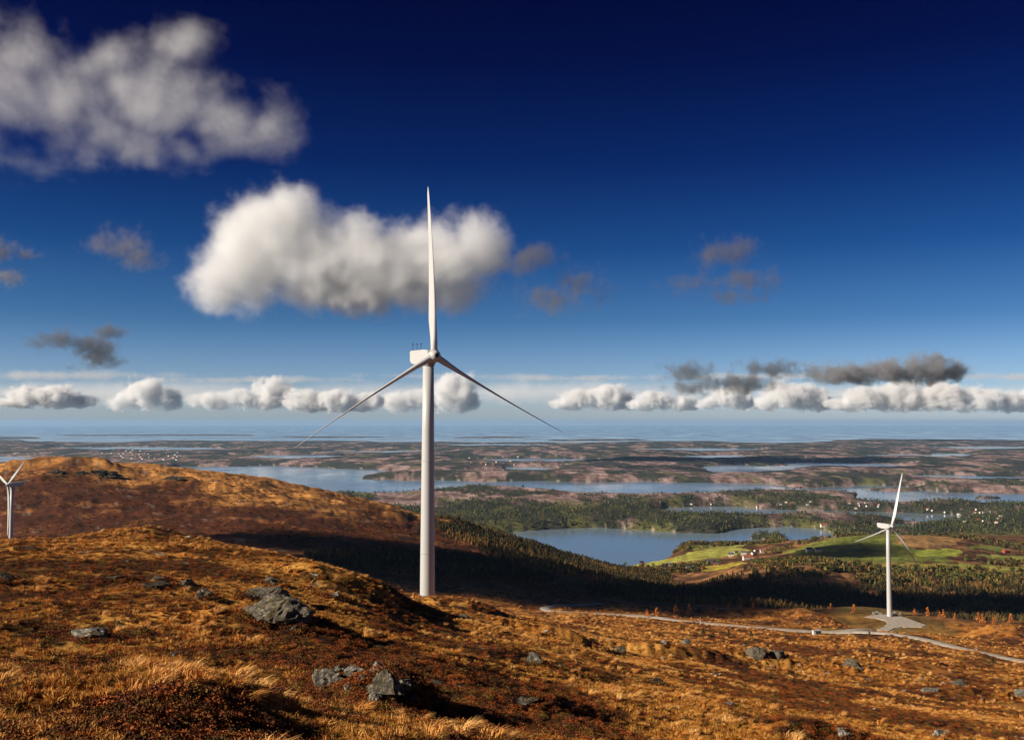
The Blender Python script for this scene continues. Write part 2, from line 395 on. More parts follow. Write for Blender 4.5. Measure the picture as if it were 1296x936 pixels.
# ------------------------------------------------------------------ materials
def new_mat(name):
    m = bpy.data.materials.new(name); m.use_nodes = True
    nt = m.node_tree; b = nt.nodes['Principled BSDF']
    return m, nt, b
def N(nt, t, **kw):
    n = nt.nodes.new(t)
    for k, v in kw.items(): setattr(n, k, v)
    return n
def tex_noise(nt, vec, scale, detail=4, rough=0.55):
    n = N(nt, 'ShaderNodeTexNoise'); n.inputs['Scale'].default_value = scale; n.inputs['Detail'].default_value = detail; n.inputs['Roughness'].default_value = rough
    if vec is not None: nt.links.new(vec, n.inputs['Vector'])
    return n
def ramp_node(nt, fac, stops):
    r = N(nt, 'ShaderNodeValToRGB'); e = r.color_ramp.elements
    e[0].position, e[0].color = stops[0][0], (*stops[0][1], 1)
    e[1].position, e[1].color = stops[-1][0], (*stops[-1][1], 1)
    for p, c in stops[1:-1]:
        q = e.new(p); q.color = (*c, 1)
    nt.links.new(fac, r.inputs[0]); return r
def mix_rgb(nt, blend, fac, a, b):
    m = N(nt, 'ShaderNodeMix', data_type='RGBA', blend_type=blend)
    if isinstance(fac, (int, float)): m.inputs[0].default_value = fac
    else: nt.links.new(fac, m.inputs[0])
    for k, v in ((6, a), (7, b)):
        if isinstance(v, tuple): m.inputs[k].default_value = (*v, 1)
        else: nt.links.new(v, m.inputs[k])
    return m.outputs[2]
def bump(nt, b, hgt, strength, dist):
    n = N(nt, 'ShaderNodeBump'); n.inputs['Strength'].default_value = strength; n.inputs['Distance'].default_value = dist
    nt.links.new(hgt, n.inputs['Height']); nt.links.new(n.outputs[0], b.inputs['Normal'])

def plain_mat(name, col, rough=0.6, var=0.12, scale=1.5, bump_d=0.0, spec=0.3):
    m, nt, b = new_mat(name)
    c = N(nt, 'ShaderNodeTexCoord'); n = tex_noise(nt, c.outputs['Object'], scale, 5)
    lo = tuple(x * (1 - var) for x in col); hi = tuple(min(1, x * (1 + var)) for x in col)
    r = ramp_node(nt, n.outputs[0], [(0.3, lo), (0.7, hi)])
    nt.links.new(r.outputs[0], b.inputs['Base Color']); b.inputs['Roughness'].default_value = rough
    b.inputs['Specular IOR Level'].default_value = spec
    if bump_d: bump(nt, b, n.outputs[0], 0.6, bump_d)
    return m

def ground_mat():
    m, nt, b = new_mat('moorland')
    a = N(nt, 'ShaderNodeAttribute', attribute_name='col')
    c = N(nt, 'ShaderNodeTexCoord')
    n1 = tex_noise(nt, c.outputs['Object'], 2.6, 7, 0.65)
    n2 = tex_noise(nt, c.outputs['Object'], 0.16, 6, 0.6)
    r1 = ramp_node(nt, n1.outputs[0], [(0.28, (0.35,) * 3), (0.5, (0.85,) * 3), (0.72, (1.6,) * 3)])
    r2 = ramp_node(nt, n2.outputs[0], [(0.3, (0.62, 0.58, 0.55)), (0.7, (1.35, 1.35, 1.3))])
    c1 = mix_rgb(nt, 'MULTIPLY', 1.0, a.outputs['Color'], r1.outputs[0])
    c2 = mix_rgb(nt, 'MULTIPLY', 1.0, c1, r2.outputs[0])
    n3 = tex_noise(nt, c.outputs['Object'], 0.022, 5, 0.7)
    r3 = ramp_node(nt, n3.outputs[0], [(0.30, (0.45, 0.42, 0.42)), (0.5, (0.95, 0.95, 0.95)), (0.70, (1.5, 1.5, 1.5))])
    c2 = mix_rgb(nt, 'MULTIPLY', 1.0, c2, r3.outputs[0])
    nt.links.new(c2, b.inputs['Base Color'])
    b.inputs['Roughness'].default_value = 0.95; b.inputs['Specular IOR Level'].default_value = 0.1
    bump(nt, b, n1.outputs[0], 0.9, 0.22)
    return m

def attr_mat(name, rough=0.9, spec=0.1, var=(0.7, 1.3), scale=0.6, trans=0.0):
    m, nt, b = new_mat(name)
    a = N(nt, 'ShaderNodeAttribute', attribute_name='col')
    c = N(nt, 'ShaderNodeTexCoord'); n = tex_noise(nt, c.outputs['Object'], scale, 4)
    r = ramp_node(nt, n.outputs[0], [(0.3, (var[0],) * 3), (0.7, (var[1],) * 3)])
    col = mix_rgb(nt, 'MULTIPLY', 1.0, a.outputs['Color'], r.outputs[0])
    nt.links.new(col, b.inputs['Base Color'])
    b.inputs['Roughness'].default_value = rough; b.inputs['Specular IOR Level'].default_value = spec
    return m

def tuft_mat(name, stops):
    """colour differs from one plant to the next"""
    m, nt, b = new_mat(name)
    oi = N(nt, 'ShaderNodeObjectInfo')
    r = ramp_node(nt, oi.outputs['Random'], stops)
    a = N(nt, 'ShaderNodeAttribute', attribute_name='col')
    col = mix_rgb(nt, 'MULTIPLY', 1.0, r.outputs[0], a.outputs['Color'])
    nt.links.new(col, b.inputs['Base Color'])
    b.inputs['Roughness'].default_value = 0.75; b.inputs['Specular IOR Level'].default_value = 0.2
    return m

def rock_mat(name, base=(0.135, 0.112, 0.08), lichen=0.57):
    m, nt, b = new_mat(name)
    c = N(nt, 'ShaderNodeTexCoord')
    n1 = tex_noise(nt, c.outputs['Object'], 1.3, 8, 0.7)
    n2 = tex_noise(nt, c.outputs['Object'], 5.5, 6, 0.65)
    v = N(nt, 'ShaderNodeTexVoronoi', feature='DISTANCE_TO_EDGE'); v.inputs['Scale'].default_value = 1.9
    nt.links.new(mix_rgb(nt, 'ADD', 1.0, c.outputs['Object'], n1.outputs[1]), v.inputs['Vector'])
    r1 = ramp_node(nt, n1.outputs[0], [(0.25, tuple(x * 0.35 for x in base)), (0.5, base), (0.75, tuple(x * 1.5 for x in base))])
    r2 = ramp_node(nt, n2.outputs[0], [(lichen, (0, 0, 0)), (lichen + 0.10, (1, 1, 1))])
    c1 = mix_rgb(nt, 'MIX', r2.outputs[0], r1.outputs[0], (0.44, 0.41, 0.34))
    n3 = tex_noise(nt, c.outputs['Object'], 2.1, 5, 0.6)
    r3 = ramp_node(nt, n3.outputs[0], [(0.52, (0, 0, 0)), (0.64, (1, 1, 1))])
    c2 = mix_rgb(nt, 'MIX', r3.outputs[0], c1, (0.10, 0.075, 0.025))
    rc = ramp_node(nt, v.outputs['Distance'], [(0.0, (0.55,) * 3), (0.10, (1,) * 3)])
    c3 = mix_rgb(nt, 'MULTIPLY', 1.0, c2, rc.outputs[0])
    nt.links.new(c3, b.inputs['Base Color']); b.inputs['Roughness'].default_value = 0.92; b.inputs['Specular IOR Level'].default_value = 0.2
    mm = N(nt, 'ShaderNodeMath', operation='ADD'); nt.links.new(n2.outputs[0], mm.inputs[0]); nt.links.new(rc.outputs[0], mm.inputs[1])
    bump(nt, b, mm.outputs[0], 0.8, 0.12)
    return m

def sea_mat():
    m, nt, b = new_mat('sea_water')
    c = N(nt, 'ShaderNodeTexCoord')
    b.inputs['Base Color'].default_value = (0.19, 0.265, 0.33, 1)
    b.inputs['IOR'].default_value = 1.33
    n0 = tex_noise(nt, c.outputs['Object'], 0.0016, 4, 0.55)      # breeze patches and calm lanes
    mp = N(nt, 'ShaderNodeMapping'); mp.inputs['Scale'].default_value = (1.0, 0.45, 1); nt.links.new(c.outputs['Object'], mp.inputs[0])
    nt.links.new(mp.outputs[0], n0.inputs['Vector'])
    r = ramp_node(nt, n0.outputs[0], [(0.38, (0.06,) * 3), (0.6, (0.20,) * 3)])
    nt.links.new(r.outputs[0], b.inputs['Roughness'])
    n1 = tex_noise(nt, c.outputs['Object'], 0.09, 5, 0.6)
    bump(nt, b, n1.outputs[0], 0.08, 2.0)
    return m

M = {}
M['ground'] = ground_mat()
M['sea'] = sea_mat()
M['white'] = plain_mat('turbine_paint', (0.47, 0.465, 0.455), 0.42, 0.035, 0.12, spec=0.4)
M['blade'] = plain_mat('blade_gelcoat', (0.50, 0.495, 0.485), 0.38, 0.04, 0.15, spec=0.4)
M['dark'] = plain_mat('dark_rubber', (0.03, 0.03, 0.032), 0.6)
M['joint'] = plain_mat('flange_paint', (0.40, 0.39, 0.37), 0.5, 0.05)
M['gravel'] = plain_mat('road_gravel', (0.40, 0.335, 0.265), 0.95, 0.25, 0.35, 0.05, spec=0.1)
M['rock'] = rock_mat('lichen_rock')
M['rock_pale'] = rock_mat('pale_quartz_rock', (0.21, 0.185, 0.145), 0.52)
M['rock_dark'] = rock_mat('dark_mossy_rock', (0.06, 0.048, 0.034), 0.63)
M['forest'] = attr_mat('spruce_needles', var=(0.6, 1.4), scale=0.5)
M['bush'] = attr_mat('leaf_mass', var=(0.6, 1.4), scale=0.5)
M['bark'] = plain_mat('bark', (0.09, 0.06, 0.04), 0.9, 0.3, 3.0)

def patch(X, Y):
    """where heather wins over grass"""
    return 0.75 * fbm(X / 26.0, Y / 34.0, 5, 113, 0.6) + 0.45 * fbm(X / 7.0, Y / 9.0, 3, 119) + 0.3 * fbm(X / 90.0, Y / 120.0, 2, 120)
# ------------------------------------------------------------------ ground colours (what grows or lies there)
def lerp(a, b, w): return a * (1 - w[..., None]) + np.asarray(b) * w[..., None]
straw = np.array([0.70, 0.34, 0.075]); rust = np.array([0.40, 0.125, 0.018]); dark = np.array([0.050, 0.018, 0.006])
olive = np.array([0.22, 0.14, 0.025]); stone = np.array([0.30, 0.265, 0.225]); green = np.array([0.17, 0.235, 0.028])
sc = np.clip(rg / 60.0, 0.35, 14)                    # patches grow with distance so that they stay readable
k1 = fbm(GX / 9.0, GY / 11.0, 5, 101); k2 = fbm(GX / 34.0, GY / 60.0, 4, 103); k3 = fbm(GX / 2.4, GY / 3.2, 4, 105, 0.6)
k4 = fbm(GX / 140.0, GY / 210.0, 5, 107, 0.6)
near = 1 - sstep(250, 800, rg)
base = np.zeros(GX.shape + (3,)) + (rust * 0.75 + straw * 0.25)
w = sstep(-0.18, 0.30, k1 * 0.6 * (0.3 + 0.7 * near) + k3 * 0.5 * near + k2 * 0.5 + 0.25 * k4 - 0.10 * sstep(180, 420, rg))
C = lerp(base, straw, w)
C = lerp(C, olive, 0.40 * sstep(0.05, 0.4, fbm(GX / 13.0, GY / 15.0, 4, 111) + 0.25 * (GPX < 500)) * near)
C = lerp(C, dark, sstep(-0.08, 0.22, patch(GX, GY) + 0.25 * k3 * near) * 0.94)
C = lerp(C, stone, sstep(0.36, 0.46, fbm(GX / 7.0, GY / 6.0, 5, 117, 0.65) + 0.05 * sstep(150, 500, rg)) * 0.8 * sstep(30, 60, rg) * (rg < 1000))
# left hill: straw coloured top, brown heather below
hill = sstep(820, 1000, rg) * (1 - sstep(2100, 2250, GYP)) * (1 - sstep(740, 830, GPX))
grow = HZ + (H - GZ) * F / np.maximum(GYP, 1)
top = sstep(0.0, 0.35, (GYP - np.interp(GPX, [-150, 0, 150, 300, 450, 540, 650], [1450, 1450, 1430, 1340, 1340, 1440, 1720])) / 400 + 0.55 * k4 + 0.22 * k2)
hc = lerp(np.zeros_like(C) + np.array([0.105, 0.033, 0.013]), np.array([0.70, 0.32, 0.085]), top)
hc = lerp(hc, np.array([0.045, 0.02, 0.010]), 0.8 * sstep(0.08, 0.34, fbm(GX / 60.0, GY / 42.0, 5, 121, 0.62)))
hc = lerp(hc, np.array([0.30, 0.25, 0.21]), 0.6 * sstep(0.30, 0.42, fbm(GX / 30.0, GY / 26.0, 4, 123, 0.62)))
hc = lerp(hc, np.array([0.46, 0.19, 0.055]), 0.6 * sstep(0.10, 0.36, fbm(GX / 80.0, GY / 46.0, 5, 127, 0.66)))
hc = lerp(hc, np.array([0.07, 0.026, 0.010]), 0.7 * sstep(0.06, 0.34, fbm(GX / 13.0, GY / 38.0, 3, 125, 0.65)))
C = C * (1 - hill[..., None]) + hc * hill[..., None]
# valley floor beyond the road, brown hill and farmland on the right
val = sstep(930, 1000, rg) * (1 - sstep(2500, 2800, GYP)) * sstep(740, 830, GPX)
vc = lerp(np.zeros_like(C) + np.array([0.13, 0.055, 0.02]), np.array([0.40, 0.19, 0.075]), sstep(-0.1, 0.3, fbm(GX / 60.0, GY / 80.0, 4, 131) + 0.2 * ((GYP > 1380) & (GYP < 1760))))
vc = lerp(vc, np.array([0.045, 0.035, 0.015]), 0.8 * sstep(0.0, 0.3, fbm(GX / 25.0, GY / 32.0, 4, 133)))
C = C * (1 - val[..., None]) + vc * val[..., None]
def paint(poly, col, jit=0.0, seed=0, amt=1.0):
    """field or meadow with an uneven edge; poly in (column, distance)"""
    global C
    m = in_poly(GPX + 5 * noise(GX / 60, GY / 60, seed + 1), GYP + 22 * noise(GX / 60, GY / 60, seed + 2), poly)
    v = (1 + jit * fbm(GX / 30.0, GY / 50.0, 3, seed + 3))
    C[m] = C[m] * (1 - amt) + (np.asarray(col)[None] * v[m][:, None]) * amt
paint([(990, 1860), (1010, 2120), (1060, 2230), (1110, 2330), (1160, 2330), (1140, 2050), (1190, 1900), (1200, 1780), (1100, 1760), (1010, 1800)], (0.20, 0.22, 0.04), 0.35, 201)
paint([(1060, 1700), (1120, 1740), (1200, 1760), (1290, 1790), (1500, 1810), (1500, 1720), (1300, 1690), (1180, 1660), (1080, 1650)], (0.34, 0.31, 0.06), 0.35, 205)
paint([(1128, 2060), (1135, 2280), (1180, 2340), (1215, 2250), (1200, 2080), (1165, 2010)], (0.42, 0.235, 0.085), 0.3, 209)
paint([(1150, 1900), (1165, 1990), (1215, 2020), (1205, 1890)], (0.36, 0.40, 0.055), 0.15, 213)
paint([(1215, 2080), (1250, 2200), (1275, 2190), (1268, 2060)], (0.27, 0.29, 0.06), 0.15, 217)
paint([(1225, 1960), (1290, 2000), (1500, 2000), (1500, 1920), (1260, 1900)], (0.30, 0.30, 0.06), 0.2, 221)
paint([(1045, 2220), (1100, 2290), (1085, 2330), (1020, 2200), (985, 2060), (1000, 2060)], (0.36, 0.36, 0.07), 0.2, 225)
paint([(735, 2160), (770, 2190), (840, 2160), (900, 2220), (930, 2230), (950, 2330), (930, 2480), (880, 2440), (850, 2340), (800, 2350), (755, 2330)], (0.44, 0.42, 0.08), 0.35, 229)
paint([(885, 1930), (890, 2030), (935, 2000), (945, 1880), (925, 1850)], (0.46, 0.36, 0.05), 0.2, 233)
paint([(850, 2480), (870, 2620), (960, 2640), (985, 2500), (930, 2470)], (0.33, 0.32, 0.07), 0.5, 237)
# grassy verges by the road and the pad
def near_line(line, d):
    sel = np.where((rg > 450) & (rg < 1050) & (np.abs(tg) < R(36)))
    x = GX[sel]; y = GY[sel]; best = np.full(x.shape, 1e9)
    for p in line[::2]: best = np.minimum(best, np.hypot(x - p[0], y - p[1]))
    return sel, best
sel_, bd = near_line(lineB, 14); ww = (1 - sstep(6, 13, bd + 3 * noise(GX[sel_] / 9, GY[sel_] / 9, 7))) * 0.75
C[sel_] = C[sel_] * (1 - ww[:, None]) + np.array([0.19, 0.17, 0.03]) * ww[:, None]
ww = ((1 - sstep(1.0, 1.25, np.hypot((GX[sel_] - pc[0]) / 40.0, (GY[sel_] - pc[1]) / 70.0) + 0.12 * noise(GX[sel_] / 14, GY[sel_] / 14, 9)))) * 0.6
C[sel_] = C[sel_] * (1 - ww[:, None]) + np.array([0.24, 0.165, 0.045]) * ww[:, None]
sel_, bd = near_line(lineA, 14); ww = (1 - sstep(4, 9, bd + 3 * noise(GX[sel_] / 12, GY[sel_] / 12, 8))) * 0.7
C[sel_] = C[sel_] * (1 - ww[:, None]) + np.array([0.17, 0.125, 0.035]) * ww[:, None]
gp = on_ground(837, 600)
m_ = 1 - sstep(0.8, 1.15, np.hypot((GX - gp.x) / 13.0, (GY - gp.y) / 22.0) + 0.15 * noise(GX / 6, GY / 6, 3)); C = lerp(C, green * 0.8, m_)
# lowland and islands: bare pinkish rock and heath, dark woods, green pockets near the shore
lowm = np.where(GUP, sstep(2500, 2800, GYP), sstep(2000, 2200, GYP))
lc = lerp(np.zeros_like(C) + np.array([0.15, 0.085, 0.072]), np.array([0.52, 0.36, 0.32]), sstep(-0.28, 0.34, fbm(GX / 110.0, GY / 260.0, 5, 141, 0.75)))
wood = sstep(-0.02, 0.14, fbm(GX / 300.0, GY / 750.0, 6, 143, 0.70) + np.interp(GYP, [2600, 3300, 4300, 6000, 9000, 16000], [0.34, 0.24, 0.08, 0.08, 0.12, 0.20]))
lc = lerp(lc, np.array([0.030, 0.040, 0.022]), wood * 0.92)
lc = lerp(lc, np.array([0.17, 0.165, 0.05]), sstep(0.18, 0.30, fbm(GX / 140.0, GY / 320.0, 4, 147) + np.interp(GYP, [2600, 3600, 4300, 9000], [0.10, 0.08, -0.06, -0.08])) * 0.7)
lc = lerp(lc, np.array([0.42, 0.33, 0.26]), ((GZ < 3.2) & (GZ > -1)) * 0.8)     # pale tidal rock at the water's edge
C = C * (1 - lowm[..., None]) + lc * lowm[..., None]
C = np.clip(C, 0.004, 0.8)

# ------------------------------------------------------------------ the land, the sea
def grid_faces(nt_, nr_, wrap):
    i = np.arange(nt_ if wrap else nt_ - 1)[:, None]; j = np.arange(nr_ - 1)[None, :]
    i2 = (i + 1) % nt_
    f = np.stack([i * nr_ + j, i2 * nr_ + j, i2 * nr_ + j + 1, i * nr_ + j + 1], -1)
    return f.reshape(-1, 4)
V = np.stack([GX, GY, GZ], -1).reshape(-1, 3)
fc = grid_faces(NT, NR, True)[:, ::-1]
zc = GZ.ravel()
keep = (zc[fc].max(1) > -4.0)                        # the deep sea bed is not needed
fc = fc[keep]
used = np.zeros(len(V), bool); used[fc.ravel()] = True
remap = np.cumsum(used) - 1
cap_c = len(V)
me = mesh_np('terrain', V[used], remap[fc], True, C.reshape(-1, 3)[used])
terrain = link('terrain', me, M['ground']); tag(terrain, 'rust and straw coloured moorland falling to a valley and low islands', None, kind='structure')
# the spot under the viewer, inside the first ring
ring = [(RG[0] * math.sin(R(t)), RG[0] * math.cos(R(t)), z) for t, z in zip(TG[::6], GZ[::6, 0])]
cv = np.array(ring + [(0, 0, float(np.mean(GZ[:, 0])) + 0.9)]); n_ = len(ring)
me = mesh_np('knoll_top', cv, np.array([[i, n_, (i + 1) % n_] for i in range(n_)]), True, np.tile(rust, (len(cv), 1)))
kn = link('knoll_top', me, M['ground']); tag(kn, None, None, kind='structure')

sr = np.array([0.0, 500, 1500, 3000, 6000, 12000, 25000, 50000, 90000])
a_ = np.linspace(0, 2 * np.pi, 181)[:-1]
sv = [(0, 0, 0)] + [(r_ * math.cos(t), r_ * math.sin(t), 0) for r_ in sr[1:] for t in a_]
sf3 = [[0, 1 + i, 1 + (i + 1) % 180] for i in range(180)]
sf4 = [[1 + k * 180 + i, 1 + (k + 1) * 180 + i, 1 + (k + 1) * 180 + (i + 1) % 180, 1 + k * 180 + (i + 1) % 180] for k in range(len(sr) - 2) for i in range(180)]
me = mesh_np('sea', np.array(sv), [np.array(sf3), np.array(sf4)], True)
tag(link('sea', me, M['sea']), None, None, kind='structure')

# ------------------------------------------------------------------ road, pad
def ribbon(name, line, half, mat, lift=0.0):
    L = np.array(line); d = np.gradient(L[:, :2], axis=0); d /= np.linalg.norm(d, axis=1)[:, None] + 1e-9
    nrm = np.stack([-d[:, 1], d[:, 0]], 1)
    offs = [(-half - 1.6, -0.75), (-half, 0.0), (-half * 0.45, 0.05), (0, 0.09), (half * 0.45, 0.05), (half, 0.0), (half + 1.6, -0.75)]
    vv = []
    for i in range(len(L)):
        wob = 0.25 * math.sin(i * 1.7) + 0.2 * math.sin(i * 0.63)
        for (o, dz) in offs:
            o2 = o + (wob if o > 0 else -wob * 0.7) * (abs(o) >= half)
            vv.append((L[i, 0] + nrm[i, 0] * o2, L[i, 1] + nrm[i, 1] * o2, L[i, 2] + dz + lift))
    k = len(offs)
    ff = [[i * k + j, i * k + j + 1, (i + 1) * k + j + 1, (i + 1) * k + j] for i in range(len(L) - 1) for j in range(k - 1)]
    me = mesh_np(name, np.array(vv), np.array(ff), True)
    return link(name, me, mat)
tag(ribbon('gravel_road', spline(lineA, 360), 2.9, M['gravel'], 0.10), None, None, kind='structure')
tag(ribbon('gravel_access_road', spline(lineB, 120), 3.0, M['gravel'], 0.14), None, None, kind='structure')
bm = bmesh.new()
top_v = [bm.verts.new((x, y, PAD_Z + 0.22)) for x, y in PADPOLY]
cx_, cy_ = pc
bot_v = [bm.verts.new((cx_ + (x - cx_) * 1.05, cy_ + (y - cy_) * 1.05, PAD_Z - 0.7)) for x, y in PADPOLY]
bm.faces.new(top_v)
for i in range(len(top_v)): bm.faces.new((top_v[i], top_v[(i + 1) % len(top_v)], bot_v[(i + 1) % len(bot_v)], bot_v[i]))
bmesh.ops.triangulate(bm, faces=[f for f in bm.faces if len(f.verts) > 4])
tag(link('turbine_pad', bm_mesh('turbine_pad', bm), M['gravel']), None, None, kind='structure')

# ------------------------------------------------------------------ wind turbines
def lathe(bm, prof, seg, axis='Z', org=(0, 0, 0)):
    rings = []
    for (r_, h_) in prof:
        rg_ = []
        for i in range(seg):
            a = 2 * math.pi * i / seg
            p = (r_ * math.cos(a), r_ * math.sin(a), h_) if axis == 'Z' else (r_ * math.cos(a), h_, r_ * math.sin(a))
            rg_.append(bm.verts.new((p[0] + org[0], p[1] + org[1], p[2] + org[2])))
        rings.append(rg_)
    for a, b in zip(rings, rings[1:]):
        for i in range(seg): bm.faces.new((a[i], a[(i + 1) % seg], b[(i + 1) % seg], b[i]))
    bm.faces.new(rings[0]); bm.faces.new(rings[-1])

def box(bm, x0, x1, y0, y1, z0, z1):
    v = [bm.verts.new((x, y, z)) for z in (z0, z1) for y in (y0, y1) for x in (x0, x1)]
    for f in ((0, 1, 3, 2), (4, 6, 7, 5), (0, 4, 5, 1), (2, 3, 7, 6), (0, 2, 6, 4), (1, 5, 7, 3)): bm.faces.new([v[i] for i in f])

def blade_mesh():
    L_ = 49.0; ns = 44; npt = 20
    vv = []
    for i in range(ns):
        t = i / (ns - 1); z = 1.0 + L_ * t
        chord = float(np.interp(t, [0, .04, .10, .20, .35, .6, .85, .96, 1.0], [2.0, 2.05, 2.45, 3.0, 2.75, 2.05, 1.35, .9, .12]))
        thick = float(np.interp(t, [0, .04, .10, .20, .35, .6, 1.0], [1.0, 0.97, .62, .34, .25, .19, .15]))
        rnd = float(np.interp(t, [0, .04, .18], [1, .95, 0]))
        tw = R(float(np.interp(t, [0, .15, .4, .7, 1.0], [13, 12, 6, 2, -1])))
        for k in range(npt):
            a = 2 * math.pi * k / npt
            xc = 0.5 * math.cos(a); yt = 0.5 * math.sin(a)
            u = xc + 0.5                                        # 0 trailing, 1 leading edge
            foil = thick * 5 * 0.2 * (0.2969 * math.sqrt(max(1 - u, 0)) - 0.126 * (1 - u) - 0.3516 * (1 - u) ** 2 + 0.2843 * (1 - u) ** 3 - 0.1015 * (1 - u) ** 4) / 0.10 * 0.5
            yf = foil * (1 if yt >= 0 else -1) * (1.15 if yt >= 0 else 0.85)
            x = xc + (0.18 * (1 - rnd) * -1.0 + 0.0)
            y = yt * thick * rnd + yf * (1 - rnd)
            x *= chord; y *= chord
            c, s = math.cos(tw), math.sin(tw)
            vv.append((x * c - y * s, x * s + y * c - 1.5 * t ** 2.2, z))     # tip bends towards the wind
    ff = [[i * npt + k, i * npt + (k + 1) % npt, (i + 1) * npt + (k + 1) % npt, (i + 1) * npt + k] for i in range(ns - 1) for k in range(npt)]
    me = mesh_np('blade', np.array(vv), np.array(ff), True)
    return me
BLADE = blade_mesh()

def turbine(loc, yaw, rot, pitch, label):
    t = empty('wind_turbine', loc, yaw)
    tag(t, label, 'wind turbine', 'white wind turbines on the moor')
    bm = bmesh.new(); lathe(bm, [(2.25, -5), (2.25, 0), (2.2, 8), (2.12, 20), (1.98, 38), (1.8, 58), (1.62, 77.8)], 48)
    tower = link('tower', bm_mesh('tower', bm, True), M['white'], t)
    for hz, rr in ((22.0, 2.105), (49.0, 1.88)):
        bm = bmesh.new(); lathe(bm, [(rr - 0.03, hz - 0.12), (rr + 0.035, hz - 0.10), (rr + 0.035, hz + 0.10), (rr - 0.03, hz + 0.12)], 48)
        link('flange', bm_mesh('flange', bm, True), M['joint'], tower)
    bm = bmesh.new(); box(bm, -0.5, 0.5, -2.33, -2.15, 1.2, 3.4); bmesh.ops.bevel(bm, geom=list(bm.edges), offset=0.06, segments=2, affect='EDGES')
    link('door', bm_mesh('door', bm), M['joint'], tower)
    # nacelle: rounded box, undercut at the back
    bm = bmesh.new()
    secs = [(-2.6, 1.35, -1.5, 1.45), (-2.0, 1.7, -2.1, 1.85), (0.0, 1.85, -2.45, 2.05), (5.5, 1.85, -2.4, 2.2), (9.0, 1.8, -1.9, 2.3), (10.4, 1.7, -1.1, 2.35), (10.7, 1.55, -0.7, 2.2)]
    rings = []
    for (y, hw, zb, zt) in secs:
        q = 0.32; ring_ = []
        for (x, z) in ((-hw + q, zb), (hw - q, zb), (hw, zb + q), (hw, zt - q), (hw - q, zt), (-hw + q, zt), (-hw, zt - q), (-hw, zb + q)):
            ring_.append(bm.verts.new((x, y, 80 + z)))
        rings.append(ring_)
    for a, b in zip(rings, rings[1:]):
        for i in range(8): bm.faces.new((a[i], a[(i + 1) % 8], b[(i + 1) % 8], b[i]))
    bm.faces.new(rings[0]); bm.faces.new(rings[-1])
    nac = link('nacelle', bm_mesh('nacelle', bm), M['white'], t)
    bm = bmesh.new(); lathe(bm, [(1.62, 77.2), (1.9, 77.3), (1.9, 77.75), (1.7, 77.8)], 32)
    link('yaw_ring', bm_mesh('yaw_ring', bm, True), M['joint'], t)
    for (x, y) in ((-0.9, 9.9), (0.1, 9.0), (0.9, 7.9)):
        bm = bmesh.new(); box(bm, x - 0.05, x + 0.05, y - 0.05, y + 0.05, 82.25, 84.3); box(bm, x - 0.28, x + 0.28, y - 0.04, y + 0.04, 84.2, 84.3); box(bm, x - 0.1, x + 0.1, y - 0.1, y + 0.1, 84.3, 84.55)
        link('weather_mast', bm_mesh('weather_mast', bm), M['dark'], nac)
    bm = bmesh.new(); box(bm, -1.6, 1.6, 10.75, 10.85, 82.32, 82.42)
    link('roof_rail', bm_mesh('roof_rail', bm), M['dark'], nac)
    hy = -4.3
    bm = bmesh.new()
    lathe(bm, [(1.3, -2.55), (1.55, -2.9), (1.72, -3.6), (1.72, -4.9), (1.55, -5.5), (1.15, -6.05), (0.75, -6.3), (0.70, -6.32)], 36, 'Y', (0, 0, 80))
    hub = link('hub', bm_mesh('hub', bm, True), M['white'], t)
    bm = bmesh.new(); lathe(bm, [(0.66, -6.25), (0.66, -6.36), (0.45, -6.42), (0.2, -6.44)], 24, 'Y', (0, 0, 80))
    link('nose_hatch', bm_mesh('nose_hatch', bm, True), M['dark'], hub)
    for k in range(3):
        a = R(rot + 120 * k)
        b = link('blade', BLADE, M['blade'], t)
        b.matrix_local = Matrix.Translation((0, hy, 80)) @ Matrix.Rotation(a, 4, 'Y') @ Matrix.Rotation(R(pitch), 4, 'Z')
        bm = bmesh.new(); lathe(bm, [(1.02, 1.35), (1.16, 1.40), (1.16, 1.75), (1.04, 1.80)], 28)
        c = link('root_collar', bm_mesh('root_collar', bm, True), M['joint'], b)
    return t

def base_z(px, hubrow, Y): return H - (hubrow - HZ) / F * Y - 80.0
YT = 296.0
turbine(((542 - CX) / F * YT, YT, base_z(0, 451, YT)), R(28), -1, -78, 'tall white wind turbine in the middle, nearest and largest, standing behind the grassy ridge')
turbine(((1120.5 - CX) / F * 900, 900, base_z(0, 664.5, 900)), R(30), 16, 84, 'white wind turbine on the gravel pad beside the road, green farmland behind it')
turbine(((18.5 - CX) / F * 1000, 1000, base_z(0, 612.5, 1000)), R(-38), 55, -5, 'white wind turbine at the far left edge with its foot hidden by the ridge')

